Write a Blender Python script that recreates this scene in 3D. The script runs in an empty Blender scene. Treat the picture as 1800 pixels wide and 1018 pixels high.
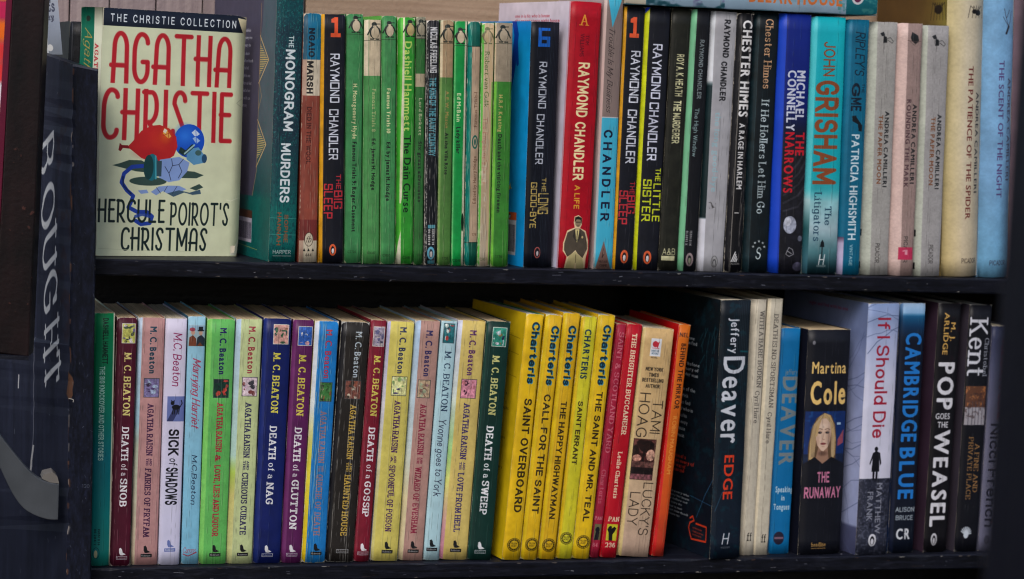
import bpy, math, random
import numpy as np

# ------------------------------------------------------------------ camera
CAM = (-0.220651, -1.673946, 0.132974)
ROT = ((0.9533455490329454, -0.2982326372997811, 0.04679271511986771),
       (0.0191407521594725, -0.0949756244939303, -0.9952955653265806),
       (0.3012737886803987, 0.9497562449393029, -0.08483619188149187))
FPX = 4140.0
scene = bpy.context.scene
COL = scene.collection
from mathutils import Matrix, Vector
cam_data = bpy.data.cameras.new('camera')
cam = bpy.data.objects.new('camera', cam_data)
COL.objects.link(cam)
cam_data.sensor_width = 36.0
cam_data.lens = 36.0 * FPX / 1800.0
cam_data.clip_start = 0.05
cam_data.clip_end = 100.0
_x, _y, _z = ROT
_m = Matrix(((_x[0], -_y[0], -_z[0]), (_x[1], -_y[1], -_z[1]), (_x[2], -_y[2], -_z[2])))
cam.matrix_world = Matrix.Translation(CAM) @ _m.to_4x4()
cam_data.dof.use_dof = True
cam_data.dof.focus_distance = 1.685
cam_data.dof.aperture_fstop = 9.0
scene.camera = cam

# ------------------------------------------------------------------ light
world = bpy.data.worlds.new("World")
scene.world = world
world.use_nodes = True
_nt = world.node_tree
_bg = _nt.nodes['Background']
_sky = _nt.nodes.new('ShaderNodeTexSky')
_sky.sky_type = 'NISHITA'
_sky.sun_disc = False
SUN_EL, SUN_AZ = math.radians(43), math.radians(211)     # azimuth clockwise from +Y
_sky.sun_elevation = SUN_EL
_sky.sun_rotation = SUN_AZ
_sky.air_density = 1.0
_sky.dust_density = 3.0
_sky.ozone_density = 1.0
_nt.links.new(_sky.outputs[0], _bg.inputs[0])
_bg.inputs[1].default_value = 0.11
_sun = bpy.data.lights.new('sun', 'SUN')
_sun.energy = 1.5
_sun.angle = math.radians(25)
_sun.color = (1.0, 0.97, 0.93)
sun = bpy.data.objects.new('sun', _sun)
COL.objects.link(sun)
_d = Vector((math.sin(SUN_AZ) * math.cos(SUN_EL), math.cos(SUN_AZ) * math.cos(SUN_EL), math.sin(SUN_EL)))
sun.rotation_euler = (-_d).to_track_quat('-Z', 'Y').to_euler()
scene.view_settings.view_transform = 'Standard'
scene.view_settings.look = 'None'
scene.view_settings.exposure = 0.40
scene.view_settings.gamma = 1.0
scene.cycles.max_bounces = 6
scene.cycles.pixel_filter_type = 'BLACKMAN_HARRIS'
scene.cycles.filter_width = 1.15
scene.cycles.use_denoising = True

C0 = np.array(CAM)
RM = np.array(ROT)
def at(px, py, Y=0.0):
    """point of the plane y=Y (the row of spines) that the photograph measured at px, py"""
    r = RM.T @ np.array([(px - 900) / FPX, (py - 509) / FPX, 1.0])
    return C0 + r * ((Y - C0[1]) / r[1])

# ------------------------------------------------------------------ lettering
GL = {
'A':(7.6,"0,0 3.8,10 7.6,0/1.3,3.4 6.3,3.4"),
'B':(6.5,"0,0 0,10 3.5,10 h6,7.6 v3.5,5.3 0,5.3/3.5,5.3 h6.5,2.7 v3.5,0 0,0"),
'C':(7.2,"7,7.6 v4,10 h0,5 v4,0 h7.2,2.4"),
'D':(7,"0,0 0,10 2.8,10 h7,5 v2.8,0 0,0"),
'E':(6,"6,10 0,10 0,0 6,0/0,5.2 5,5.2"),
'F':(5.8,"5.8,10 0,10 0,0/0,5.1 5,5.1"),
'G':(7.3,"7,7.8 v4,10 h0,5 v4,0 h7.2,2.5 7.2,4.6 4.6,4.6"),
'H':(7,"0,0 0,10/7,0 7,10/0,5.2 7,5.2"),
'I':(0.1,"0,0 0,10"),
'J':(4.5,"4.5,10 4.5,2.5 v2.2,0 h0,2"),
'K':(6.8,"0,0 0,10/6.6,10 0,4.3/2.3,6.2 6.8,0"),
'L':(5.4,"0,10 0,0 5.4,0"),
'M':(8.4,"0,0 0,10 4.2,2 8.4,10 8.4,0"),
'N':(7,"0,0 0,10 7,0 7,10"),
'O':(8,"4,10 h0,5 v4,0 h8,5 v4,10"),
'P':(6.4,"0,0 0,10 3.6,10 h6.4,7.3 v3.6,4.6 0,4.6"),
'Q':(8,"4,10 h0,5 v4,0 h8,5 v4,10/4.8,2.5 7.8,-.8"),
'R':(6.8,"0,0 0,10 3.6,10 h6.4,7.3 v3.6,4.6 0,4.6/3.3,4.6 6.8,0"),
'S':(6.5,"6.2,8.1 v3.3,10 h.3,7.5 v3.3,5.2 h6.5,2.6 v3.2,0 h0,2"),
'T':(7,"0,10 7,10/3.5,10 3.5,0"),
'U':(7,"0,10 0,3.2 v3.5,0 h7,3.2 7,10"),
'V':(7.2,"0,10 3.6,0 7.2,10"),
'W':(10.6,"0,10 2.7,0 5.3,9.5 7.9,0 10.6,10"),
'X':(6.8,"0,10 6.8,0/6.8,10 0,0"),
'Y':(7,"0,10 3.5,4.8 7,10/3.5,4.8 3.5,0"),
'Z':(6.4,"0,10 6.4,10 0,0 6.4,0"),
'a':(5,"5,0 5,4.4 v2.8,6.6 h.4,5/5,3.8 2.4,3.8 h0,1.9 v2.2,0 h5,1.8"),
'b':(5.6,"0,10 0,0/0,3.3 v2.8,6.6 h5.6,3.3 v2.8,0 h0,3.3"),
'c':(4.8,"4.8,5.2 v2.7,6.6 h0,3.3 v2.7,0 h4.8,1.4"),
'd':(5.4,"5.4,10 5.4,0/5.4,3.3 v2.7,6.6 h0,3.3 v2.7,0 h5.4,3.3"),
'e':(5.2,"0,3.5 5.2,3.5 v2.7,6.6 h0,3.3 v2.7,0 h5,1.5"),
'f':(3.9,"4,9.8 h1.6,8 1.6,0/0,6.5 3.6,6.5"),
'g':(5.4,"5.4,6.6 5.4,-1 v2.7,-3 h.3,-1.9/5.4,3.3 v2.7,6.6 h0,3.3 v2.7,0 h5.4,3.3"),
'h':(5,"0,10 0,0/0,4 v2.7,6.6 h5,4.4 5,0"),
'i':(0.1,"0,6.6 0,0/0,8.8 0,9.3"),
'j':(2,"2,6.6 2,-1.4 v.6,-3/2,8.8 2,9.3"),
'k':(5,"0,10 0,0/4.8,6.6 0,2.8/1.8,4.2 5,0"),
'l':(0.1,"0,10 0,0"),
'm':(8.4,"0,6.6 0,0/0,4 v2.2,6.6 h4.2,4.4 4.2,0/4.2,4 v6.4,6.6 h8.4,4.4 8.4,0"),
'n':(5,"0,6.6 0,0/0,4 v2.7,6.6 h5,4.4 5,0"),
'o':(5.6,"2.8,6.6 h0,3.3 v2.8,0 h5.6,3.3 v2.8,6.6"),
'p':(5.6,"0,6.6 0,-3/0,3.3 v2.8,6.6 h5.6,3.3 v2.8,0 h0,3.3"),
'q':(5.4,"5.4,6.6 5.4,-3/5.4,3.3 v2.7,6.6 h0,3.3 v2.7,0 h5.4,3.3"),
'r':(3.4,"0,6.6 0,0/0,4 v2.4,6.6 3.4,6.5"),
's':(4.4,"4.2,5.4 v2.2,6.6 h.2,5 v2.2,3.5 h4.4,1.8 v2.2,0 h0,1.3"),
't':(3.4,"1.4,9 1.4,1.6 v2.6,0 3.4,.1/0,6.5 3.2,6.5"),
'u':(5,"0,6.6 0,2.2 v2.4,0 h5,2.6/5,6.6 5,0"),
'v':(5,"0,6.6 2.5,0 5,6.6"),
'w':(8,"0,6.6 2,0 4,6.2 6,0 8,6.6"),
'x':(4.8,"0,6.6 4.8,0/4.8,6.6 0,0"),
'y':(5,"0,6.6 2.5,0/5,6.6 2.5,0 1.4,-3 0,-3"),
'z':(4.6,"0,6.6 4.6,6.6 0,0 4.6,0"),
'1':(3,"0,8 2.4,10 2.4,0"),
'2':(6,"0,7.8 v3,10 h6,7.4 v0,0 6,0"),
'3':(6,"0,8.4 v3,10 h5.6,7.6 v3,5.4 1.6,5.4/3,5.4 h6,2.7 v3,0 h0,1.8"),
'4':(6.4,"5,0 5,10 0,3 6.4,3"),
'5':(6,"5.6,10 .8,10 .4,5.6 3,6 h6,3 v2.8,0 h0,1.6"),
'6':(6,"5.2,9.4 3,10 h0,4 0,3.2 v3,0 h6,3.1 v3,6 h0,3.1"),
'7':(6,"0,10 6,10 2,0"),
'8':(6,"3,10 h.4,7.7 v3,5.4 h5.6,7.7 v3,10/3,5.4 h0,2.7 v3,0 h6,2.7 v3,5.4"),
'9':(6,"6,6.9 v3,4 h0,7 v3,10 h6,7 6,5 v3,0 1,.6"),
'0':(6.4,"3.2,10 h0,5 v3.2,0 h6.4,5 v3.2,10"),
'.':(.1,"0,0 0,.5"), ',':(.4,"0.3,.6 0,-1.4"), "'":(.1,"0,10 0,7.8"), ':':(.1,"0,0 0,.5/0,5.4 0,6"),
'-':(3,"0,3.8 3,3.8"), '&':(7,"7,0 1.4,7.4 v3,10 h5,7.8 v1,4.4 h0,2.4 v2.8,0 h6.6,4.4"),
'!':(.1,"0,10 0,3/0,0 0,.6"),
}
DECO = {  # tall narrow poster capitals with a low cross bar
'A':(6.2,"0,0 .5,7 v3.2,10 h6.1,7 6.1,0/-.9,3.3 6.1,3.3"),
'G':(6.2,"6,8.2 v3.2,10 h0,6 0,3 v3.1,0 h6.1,2.6 6.1,4.2 3.8,4.2"),
'C':(6,"6,8.6 v3.3,10 h0,6 0,3 v3.1,0 h6,1.6"),
'H':(5.8,"0,0 0,10/5.6,0 5.6,10/-1.2,5.4 5.6,5.4"),
'R':(5.6,"0,0 0,10/-.9,9.8 2.6,9.8 h5,7 5,6.4 v1.5,3.4/1.6,3.5 5.4,0"),
'S':(5.4,"5.4,8.3 v3,10 h.4,7.6 4.6,2.6 v2.6,0 h0,1.8"),
'E':(4.4,"4.4,10 0,10 0,0 4.4,0/-.4,5.6 3.8,5.6"),
'P':(5.2,"0,0 0,10/-.8,9.8 2.6,9.8 h5,7 5,6.4 v1.8,3.8 0,3.8"),
}
def flat_glyph(src, square):
    out = []
    for st in src.split('/'):
        pts = []
        for tok in st.split():
            m = tok[0]
            if m in 'hv': tok = tok[1:]
            x, y = [float(q) for q in tok.split(',')]
            if m in 'hv' and pts:
                x0, y0 = pts[-1]
                if square:
                    pts.append((x, y0) if m == 'h' else (x0, y))
                else:
                    for k in range(1, 8):
                        t = k / 8 * math.pi / 2
                        if m == 'h': pts.append((x0 + (x - x0) * math.sin(t), y + (y0 - y) * math.cos(t)))
                        else: pts.append((x + (x0 - x) * math.cos(t), y0 + (y - y0) * math.sin(t)))
            pts.append((x, y))
        out.append(pts)
    return out
# name: (weight, contrast, serif, slant, square, glyph override)
FONTS = {
 'light': (.95, 1, 0, 0, 0, None), 'plain': (1.6, .9, 0, 0, 0, None), 'bold': (2.4, .8, 0, 0, 0, None),
 'black': (3.1, .7, 0, 0, 0, None), 'serif': (1.8, .45, 1.0, 0, 0, None), 'serifb': (2.6, .5, 1.0, 0, 0, None),
 'square': (1.75, .85, 0, 0, 1, None), 'squareb': (2.6, .8, 0, 0, 1, None), 'deco': (2.0, .44, 0, 0, 0, DECO),
 'decof': (1.9, .55, 0, 0, 0, DECO), 'hand': (1.3, .8, 0, .18, 0, None), 'script': (1.15, .5, 0, .45, 0, None),
 'fat': (3.0, .75, .0, 0, 1, None), 'roman': (1.9, .4, 1.3, 0, 0, None), 'sign': (1.7, .42, 1.2, -.5, 0, None),
}
CH = 60            # cap height of the master masks, pixels
UP, DN = 12, 24    # room above and below
_gc = {}
def sk_glyph(ch, font):
    key = (ch, font)
    if key in _gc: return _gc[key]
    wt, con, ser, slant, square, over = FONTS[font]
    w, src = (over or {}).get(ch) or GL.get(ch) or GL.get(ch.upper()) or GL['-']
    hx, hy = wt / 2, wt * con / 2
    segs = []
    ymin, ymax = 0, 0
    for pts in flat_glyph(src, square):
        n = len(pts)
        q = [(x, hy + y * (10 - 2 * hy) / 10) for x, y in pts]
        ymin = min([ymin] + [p[1] for p in pts]); ymax = max([ymax] + [p[1] for p in pts])
        for e, o in ((0, 1), (-1, -2)):
            if n < 2: continue
            (x, y), (x1, y1) = q[e], q[o]
            dx, dy = x - x1, y - y1
            L = math.hypot(dx, dy) or 1
            py = pts[e][1]
            if abs(dy) / L > .55 and (py in (0, 10)) and not (x1, y1) == (x, y):
                q[e] = (x + dx / L * hx, y + dy / L * hx)
            if ser and abs(dy) / L > .7 and py in (0, 10, 6.6, -3) and L > .8 and ch not in '.,:\'!':
                a, b = ser + hx * .3, ser + hx * .3
                if py == 6.6: b = 0
                segs.append(((x - a - hx*.3, y), (x + b + (hx*.3 if b else 0), y)))
            elif ser and abs(dx) / L > .9 and py in (0, 10) and ch in 'EFLTZC':
                s = -1 if py == 10 else 1
                segs.append(((x, y), (x, y + s * 1.7)))
        segs += list(zip(q[:-1], q[1:]))
    if ch in 'CGS' and ser: segs.append(((w - .2, 7.2), (w - .2, 9.6)))
    sc = CH / 10
    lb = hx + (.75 if not ser else .95)
    adv = w + 2 * lb
    W = int(round(adv * sc)); pad = 14 + int(abs(slant) * 70)
    yy, xx = np.mgrid[0:CH + UP + DN, 0:W + 2 * pad]
    Y = 10 - (yy + .5 - UP) / sc
    X = (xx + .5 - pad) / sc - lb - (Y - 3) * slant
    d = np.full(X.shape, 1e9)
    for (ax, ay), (bx, by) in segs:
        ux, uy, vx, vy = (X - ax) / hx, (Y - ay) / hy, (bx - ax) / hx, (by - ay) / hy
        t = np.clip((ux * vx + uy * vy) / (vx * vx + vy * vy + 1e-9), 0, 1)
        d = np.minimum(d, (ux - t * vx) ** 2 + (uy - t * vy) ** 2)
    m = np.clip((1 - np.sqrt(d)) * min(hx, hy) * sc + .5, 0, 1)
    if ymin >= 0 and not slant: m = np.where((Y < 0) | (Y > 10), 0, m)
    r = (m, W, pad)
    _gc[key] = r
    return r
_txt = {}
def bf_glyph(ch, bold):
    """glyph of the built-in font, filled from its mesh"""
    key = (ch, 'bf', bold)
    if key in _gc: return _gc[key]
    if 'cu' not in _txt:
        cu = bpy.data.curves.new('glyph', 'FONT'); ob = bpy.data.objects.new('glyph', cu); COL.objects.link(ob)
        cu.resolution_u = 3
        _txt['cu'], _txt['ob'] = cu, ob
    cu, ob = _txt['cu'], _txt['ob']
    def tris(s):
        cu.body = s
        bpy.context.view_layer.update()
        me = bpy.data.meshes.new_from_object(ob.evaluated_get(bpy.context.evaluated_depsgraph_get()))
        me.calc_loop_triangles()
        v = np.array([p.co[:2] for p in me.vertices]).reshape(-1, 2)
        t = [tuple(k.vertices) for k in me.loop_triangles]
        bpy.data.meshes.remove(me)
        return v, t
    if 'cap' not in _txt:
        v, _ = tris('H'); _txt['cap'] = v[:, 1].max(); _txt['l'] = v[:, 0].min()
    v, t = tris(ch)
    sc = CH * 2 / _txt['cap']
    br = {0: 1.2, 1: 4.2, 2: 7.0}[bold]
    x0 = v[:, 0].min() if len(v) else 0
    wd = (v[:, 0].max() - x0) * sc if len(v) else 20
    sb = 5 + 2 * br
    pad = 14
    W2 = int(wd + 2 * sb) // 2 * 2
    H2, WW = (CH + UP + DN) * 2, W2 + 4 * pad
    m = np.zeros((H2, WW), bool)
    P = np.stack([(v[:, 0] - x0) * sc + sb + 2 * pad, (CH + UP) * 2 - v[:, 1] * sc], 1) if len(v) else v
    for tr in t:
        a, b, c = P[list(tr)]
        lx, hx = int(max(min(a[0], b[0], c[0]), 0)), int(min(max(a[0], b[0], c[0]) + 2, WW))
        ly, hy = int(max(min(a[1], b[1], c[1]), 0)), int(min(max(a[1], b[1], c[1]) + 2, H2))
        if hx <= lx or hy <= ly: continue
        yy, xx = np.mgrid[ly:hy, lx:hx] + .5
        def e(p, q): return (q[0] - p[0]) * (yy - p[1]) - (q[1] - p[1]) * (xx - p[0])
        e1, e2, e3 = e(a, b), e(b, c), e(c, a)
        m[ly:hy, lx:hx] |= ((e1 >= -.01) & (e2 >= -.01) & (e3 >= -.01)) | ((e1 <= .01) & (e2 <= .01) & (e3 <= .01))
    if br:
        r = int(math.ceil(br)); o = np.zeros_like(m)
        for dy in range(-r, r + 1):
            for dx in range(-r, r + 1):
                if dx * dx + dy * dy * 2.2 <= br * br: o |= np.roll(np.roll(m, dy, 0), dx, 1)
        m = o
    g = m.reshape(H2 // 2, 2, WW // 2, 2).mean((1, 3))
    r = (g, W2 // 2, pad)
    _gc[key] = r
    return r
def strip(text, font):
    bf = {'sans': 0, 'sansb': 1, 'sansx': 2}.get(font)
    parts = []; x = 70
    for ch in text:
        if ch == ' ': x += 22; continue
        g, W, pad = bf_glyph(ch, bf) if bf is not None else sk_glyph(ch, font)
        parts.append((g, x - pad)); x += W
    S = np.zeros((CH + UP + DN, x + 90))
    for g, o in parts:
        S[:, o:o + g.shape[1]] = np.maximum(S[:, o:o + g.shape[1]], g)
    nz = np.nonzero(S.max(0) > .3)[0]
    return S[:, nz[0]:nz[-1] + 1]
def rs_mat(n, m, off=0.0, ln=None):
    """area-averaging resampler: m output cells over ln input samples starting at off"""
    ln = ln or n
    M = np.zeros((m, n)); e = off + np.linspace(0, ln, m + 1)
    for i in range(m):
        a, b = e[i], max(e[i + 1], e[i] + 1)
        j0, j1 = int(max(a, 0)), int(min(math.ceil(b), n))
        for j in range(j0, j1): M[i, j] = max(0, min(b, j + 1) - max(a, j)) / (b - a)
    return M
def vnoise(h, w, sy, sx, rng):
    gy, gx = max(2, int(h / sy) + 2), max(2, int(w / sx) + 2)
    g = rng.random((gy, gx))
    y = np.linspace(0, gy - 1.001, h); x = np.linspace(0, gx - 1.001, w)
    yi, xi = y.astype(int), x.astype(int); fy, fx = (y - yi)[:, None], (x - xi)[None]
    fy, fx = fy * fy * (3 - 2 * fy), fx * fx * (3 - 2 * fx)
    return (g[yi][:, xi] * (1 - fy) * (1 - fx) + g[yi + 1][:, xi] * fy * (1 - fx)
            + g[yi][:, xi + 1] * (1 - fy) * fx + g[yi + 1][:, xi + 1] * fy * fx)

class Art:
    """flat print for one cover: x runs 0..w, y runs y0..y1 (units of the photograph's pixels)"""
    def __init__(s, w, y0, y1, bg, seed=0, S=2.2):
        s.S = S; s.w = w; s.y0 = y0; s.y1 = y1
        s.W, s.H = max(8, int(w * S)), int((y1 - y0) * S)
        s.im = np.empty((s.H, s.W, 3)); s.im[:] = np.array(bg) / 255.
        s.rng = np.random.default_rng(seed + 7)
    def cov(s, m, a0, b0, col, a=1.0):
        h, w = m.shape
        ya, xa = max(0, -a0), max(0, -b0)
        yb, xb = min(h, s.H - a0), min(w, s.W - b0)
        if yb <= ya or xb <= xa: return
        k = (m[ya:yb, xa:xb] * a)[..., None]
        r = s.im[a0 + ya:a0 + yb, b0 + xa:b0 + xb]
        r[:] = r * (1 - k) + np.array(col) / 255. * k
    def grid(s, x0, y0, x1, y1, p=2):
        a0, b0 = int((y0 - s.y0) * s.S) - p, int(x0 * s.S) - p
        a1, b1 = int((y1 - s.y0) * s.S) + p + 1, int(x1 * s.S) + p + 1
        a0, b0, a1, b1 = max(a0, 0), max(b0, 0), min(a1, s.H), min(b1, s.W)
        if a1 <= a0 or b1 <= b0: return None
        yy, xx = np.mgrid[a0:a1, b0:b1]
        return a0, b0, (xx + .5) / s.S, (yy + .5) / s.S + s.y0
    def rect(s, x0, y0, x1, y1, col, a=1.0):
        g = s.grid(x0, y0, x1, y1)
        if g is None: return s
        a0, b0, X, Y = g
        m = np.clip(np.minimum(np.minimum(X - x0, x1 - X), np.minimum(Y - y0, y1 - Y)) * s.S + .5, 0, 1)
        s.cov(m, a0, b0, col, a); return s
    def poly(s, pts, col, a=1.0):
        P = np.array(pts, float)
        g = s.grid(P[:, 0].min(), P[:, 1].min(), P[:, 0].max(), P[:, 1].max())
        if g is None: return s
        a0, b0, X, Y = g
        d = np.full(X.shape, 1e9); ins = np.zeros(X.shape, bool)
        for (ax, ay), (bx, by) in zip(P, np.roll(P, -1, 0)):
            vx, vy = bx - ax, by - ay
            t = np.clip(((X - ax) * vx + (Y - ay) * vy) / (vx * vx + vy * vy + 1e-9), 0, 1)
            d = np.minimum(d, (X - ax - t * vx) ** 2 + (Y - ay - t * vy) ** 2)
            c = (ay > Y) != (by > Y)
            ins ^= c & (X < ax + (Y - ay) * vx / (vy if abs(vy) > 1e-9 else 1e-9))
        d = np.sqrt(d) * s.S
        s.cov(np.clip(np.where(ins, d, -d) + .5, 0, 1), a0, b0, col, a); return s
    def ell(s, cx, cy, rx, ry, col, a=1.0, soft=0):
        g = s.grid(cx - rx, cy - ry, cx + rx, cy + ry)
        if g is None: return s
        a0, b0, X, Y = g
        r = np.sqrt(((X - cx) / rx) ** 2 + ((Y - cy) / ry) ** 2)
        m = np.clip((1 - r) * min(rx, ry) * s.S + .5, 0, 1) if not soft else np.clip((1 - r) / soft, 0, 1)
        s.cov(m, a0, b0, col, a); return s
    def line(s, pts, w, col, a=1.0):
        P = np.array(pts, float)
        g = s.grid(P[:, 0].min() - w, P[:, 1].min() - w, P[:, 0].max() + w, P[:, 1].max() + w)
        if g is None: return s
        a0, b0, X, Y = g
        d = np.full(X.shape, 1e9)
        for (ax, ay), (bx, by) in zip(P[:-1], P[1:]):
            vx, vy = bx - ax, by - ay
            t = np.clip(((X - ax) * vx + (Y - ay) * vy) / (vx * vx + vy * vy + 1e-9), 0, 1)
            d = np.minimum(d, (X - ax - t * vx) ** 2 + (Y - ay - t * vy) ** 2)
        s.cov(np.clip((w / 2 - np.sqrt(d)) * s.S + .5, 0, 1), a0, b0, col, a); return s
    def vgrad(s, x0, x1, stops, a=1.0):
        ys = np.array([q[0] for q in stops], float); cs = np.array([q[1] for q in stops], float) / 255.
        yy = (np.arange(s.H) + .5) / s.S + s.y0
        c = np.stack([np.interp(yy, ys, cs[:, k]) for k in range(3)], 1)[:, None]
        i0, i1 = int(x0 * s.S), int(math.ceil(x1 * s.S))
        s.im[:, i0:i1] = s.im[:, i0:i1] * (1 - a) + c * a; return s
    def text(s, t, y0, y1, xc, cap, col, font='sans', a=1.0, flip=False):
        """reads down the spine; xc is the middle of the capitals"""
        M = strip(t, font)
        L = max(2, int((y1 - y0) * s.S)); k = cap * s.S / CH
        hh = max(3, int(round(M.shape[0] * k)))
        R = rs_mat(M.shape[0], hh) @ M @ rs_mat(M.shape[1], L).T
        base = int(round((UP + CH / 2) * k))
        m = np.rot90(R, -1)                       # tops of the letters to the right
        if flip: m = m[::-1, ::-1]
        b0 = int(xc * s.S) - (hh - base) if not flip else int(xc * s.S) - base
        s.cov(m, int((y0 - s.y0) * s.S), b0, col, a); return s
    def htext(s, t, x0, x1, yc, cap, col, font='sans', a=1.0):
        M = strip(t, font)
        L = max(2, int((x1 - x0) * s.S)); k = cap * s.S / CH
        hh = max(3, int(round(M.shape[0] * k)))
        R = rs_mat(M.shape[0], hh) @ M @ rs_mat(M.shape[1], L).T
        s.cov(R, int((yc - s.y0) * s.S - (UP + CH / 2) * k), int(x0 * s.S), col, a); return s
    def mottle(s, amp, sc=6, col=None, x0=0, x1=None, thr=None, seed=0, sx=None, y0=None, y1=None):
        i0, i1 = int(x0 * s.S), s.W if x1 is None else int(x1 * s.S)
        j0 = 0 if y0 is None else max(0, int((y0 - s.y0) * s.S)); j1 = s.H if y1 is None else min(s.H, int((y1 - s.y0) * s.S))
        n = .6 * vnoise(s.H, s.W, sc * s.S, (sx or sc) * s.S, s.rng) + .4 * vnoise(s.H, s.W, sc * s.S / 3, (sx or sc) * s.S / 3, s.rng)
        n = n[j0:j1, i0:i1, None]
        r = s.im[j0:j1, i0:i1]
        if col is None: r[:] = np.clip(r * (1 + amp * (n - .5) * 2), 0, 1)
        else:
            k = np.clip((n - (thr or .5)) * 6, 0, 1) * amp
            r[:] = r * (1 - k) + np.array(col) / 255. * k
        return s
    def wear(s, amt=.5, col=(205, 200, 190), lines=3, edge=1.6):
        """rubbed edges, reading creases down the spine, scuffs"""
        yy, xx = np.mgrid[0:s.H, 0:s.W]
        n = .5 * vnoise(s.H, s.W, 9, 5, s.rng) + .5 * vnoise(s.H, s.W, 34, 10, s.rng)
        dx = np.minimum(xx, s.W - 1 - xx) / s.S; dy = np.minimum(yy, s.H - 1 - yy) / s.S
        corner = np.exp(-(dx ** 2 + dy ** 2) / 14)
        e = np.exp(-dx / edge) * .75 + np.exp(-dy / (edge * .8)) * .8 + corner * .7
        k = np.clip((e * (.35 + n) - (.90 - .5 * amt)) * 5, 0, 1) * min(1, .35 + amt)
        c = np.array(col) / 255.
        s.im[:] = s.im * (1 - k[..., None]) + c * k[..., None]
        for _ in range(int(lines * 1.7 + .5)):
            x = s.rng.uniform(.12, .9) * s.w
            ln = vnoise(s.H, 1, 22, 1, s.rng)[:, 0]
            cx = x * s.S + (vnoise(s.H, 1, 90, 1, s.rng)[:, 0] - .5) * 3
            kk = np.exp(-((xx - cx[:, None]) / (.5 * s.S)) ** 2) * np.clip((ln[:, None] - .35) * 2.2, 0, 1) * .42 * (amt + .35)
            s.im[:] = s.im * (1 - kk[..., None]) + c * kk[..., None]
            kk = np.exp(-((xx - cx[:, None] - 1.3 * s.S) / (.6 * s.S)) ** 2) * np.clip((ln[:, None] - .35) * 2, 0, 1) * .22
            s.im[:] = s.im * (1 - kk[..., None])
        sp = (s.rng.random((s.H, s.W)) > 1 - .0006 * amt)
        s.im[sp] = s.im[sp] * .4 + c * .6
        return s
    def soft(s):
        """ink spread of cheap print"""
        im = s.im
        im[1:-1, 1:-1] = im[1:-1, 1:-1] * .6 + .1 * (im[:-2, 1:-1] + im[2:, 1:-1] + im[1:-1, :-2] + im[1:-1, 2:])
        return s
    def image(s, name):
        g = bpy.data.images.new(name, s.W, s.H, alpha=False)
        px = np.ones((s.H, s.W, 4), np.float32); c = np.clip(s.im[::-1], 0, 1); c = (c * .86 + .14 * c.mean(2, keepdims=True)) * .97; px[..., :3] = c * (c + .004) / (c + .045)
        g.pixels.foreach_set(px.ravel()); g.update(); g.pack()
        return g

# ------------------------------------------------------------------ small printed marks
CREAM = (196, 178, 150)
def penguin(a, cx, y0, h, body=CREAM, ink=(32, 40, 36)):
    w = h * .30
    a.ell(cx, y0 + h * .56, w, h * .38, ink)
    a.ell(cx + w * .1, y0 + h * .60, w * .78, h * .33, body)
    a.ell(cx - w * .1, y0 + h * .13, w * .52, h * .13, ink)
    a.line([(cx - w * .1, y0 + h * .12), (cx + w * 1.0, y0 + h * .10)], h * .05, ink)
    a.line([(cx - w * .8, y0 + h * .36), (cx - w * 1.35, y0 + h * .72)], h * .07, ink)
    a.line([(cx + w * .85, y0 + h * .36), (cx + w * 1.4, y0 + h * .72)], h * .07, ink)
    a.rect(cx - w * .85, y0 + h * .93, cx - w * .1, y0 + h * 1.0, ink)
    a.rect(cx + w * .2, y0 + h * .93, cx + w * .95, y0 + h * 1.0, ink)
    a.ell(cx - w * .0, y0 + h * .24, w * .35, h * .05, body)
def badge(a, cx, cy, rx, ry, ring=(226, 92, 48), body=(225, 220, 225), ink=(24, 20, 30), inner=None):
    a.ell(cx, cy, rx, ry, ring)
    if inner: a.ell(cx, cy, rx * .78, ry * .82, inner)
    a.ell(cx, cy + ry * .05, rx * .52, ry * .66, ink)
    a.ell(cx + rx * .03, cy + ry * .15, rx * .33, ry * .50, body)
    a.ell(cx - rx * .08, cy - ry * .42, rx * .25, ry * .20, ink)
def bird(a, cx, y0, ink, box=None, tcol=None):
    a.poly([(cx - 5, y0 + 1), (cx - 2, y0 - .5), (cx + .5, y0 + 3), (cx + 1.6, y0 + 8), (cx + 7.5, y0 + 11.5), (cx + 1, y0 + 13), (cx - 3, y0 + 12.5), (cx - 5, y0 + 8)], ink)
    b = box or ink
    a.rect(cx - 10, y0 + 14.5, cx + 10, y0 + 20.5, b)
    if tcol: a.rect(cx - 9.2, y0 + 15.3, cx + 9.2, y0 + 19.7, tcol)
    a.htext('Robinson', cx - 8, cx + 8, y0 + 17.6, 3.0, b if tcol else (215, 215, 220), 'sans')
def pic(a, x0, y0, x1, y1, cols, seed, border=(200, 200, 190)):
    a.rect(x0, y0, x1, y1, border)
    b = 1.0
    r = random.Random(seed)
    X0, Y0, X1, Y1 = x0 + b, y0 + b, x1 - b, y1 - b
    a.rect(X0, Y0, X1, Y1, cols[0])
    for _ in range(16):
        c = cols[r.randrange(len(cols))]
        cx, cy = r.uniform(X0 + 2, X1 - 2), r.uniform(Y0 + 2, Y1 - 2)
        rx, ry = r.uniform(.8, (X1 - X0) * .2), r.uniform(.8, (Y1 - Y0) * .17)
        rx = min(rx, cx - X0, X1 - cx); ry = min(ry, cy - Y0, Y1 - cy)
        k = r.random()
        if k < .5: a.ell(cx, cy, rx, ry, c)
        else: a.poly([(cx - rx, cy + ry * r.uniform(-1, 1)), (cx + rx * r.uniform(-1, 1), cy - ry), (cx + rx, cy + ry * r.uniform(-1, 1)), (cx, cy + ry)], c)
    a.mottle(.3, 3.2, x0=X0, x1=X1, y0=Y0, y1=Y1); a.mottle(.3, 5, cols[0], thr=.5, x0=X0, x1=X1, y0=Y0, y1=Y1)
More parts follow.
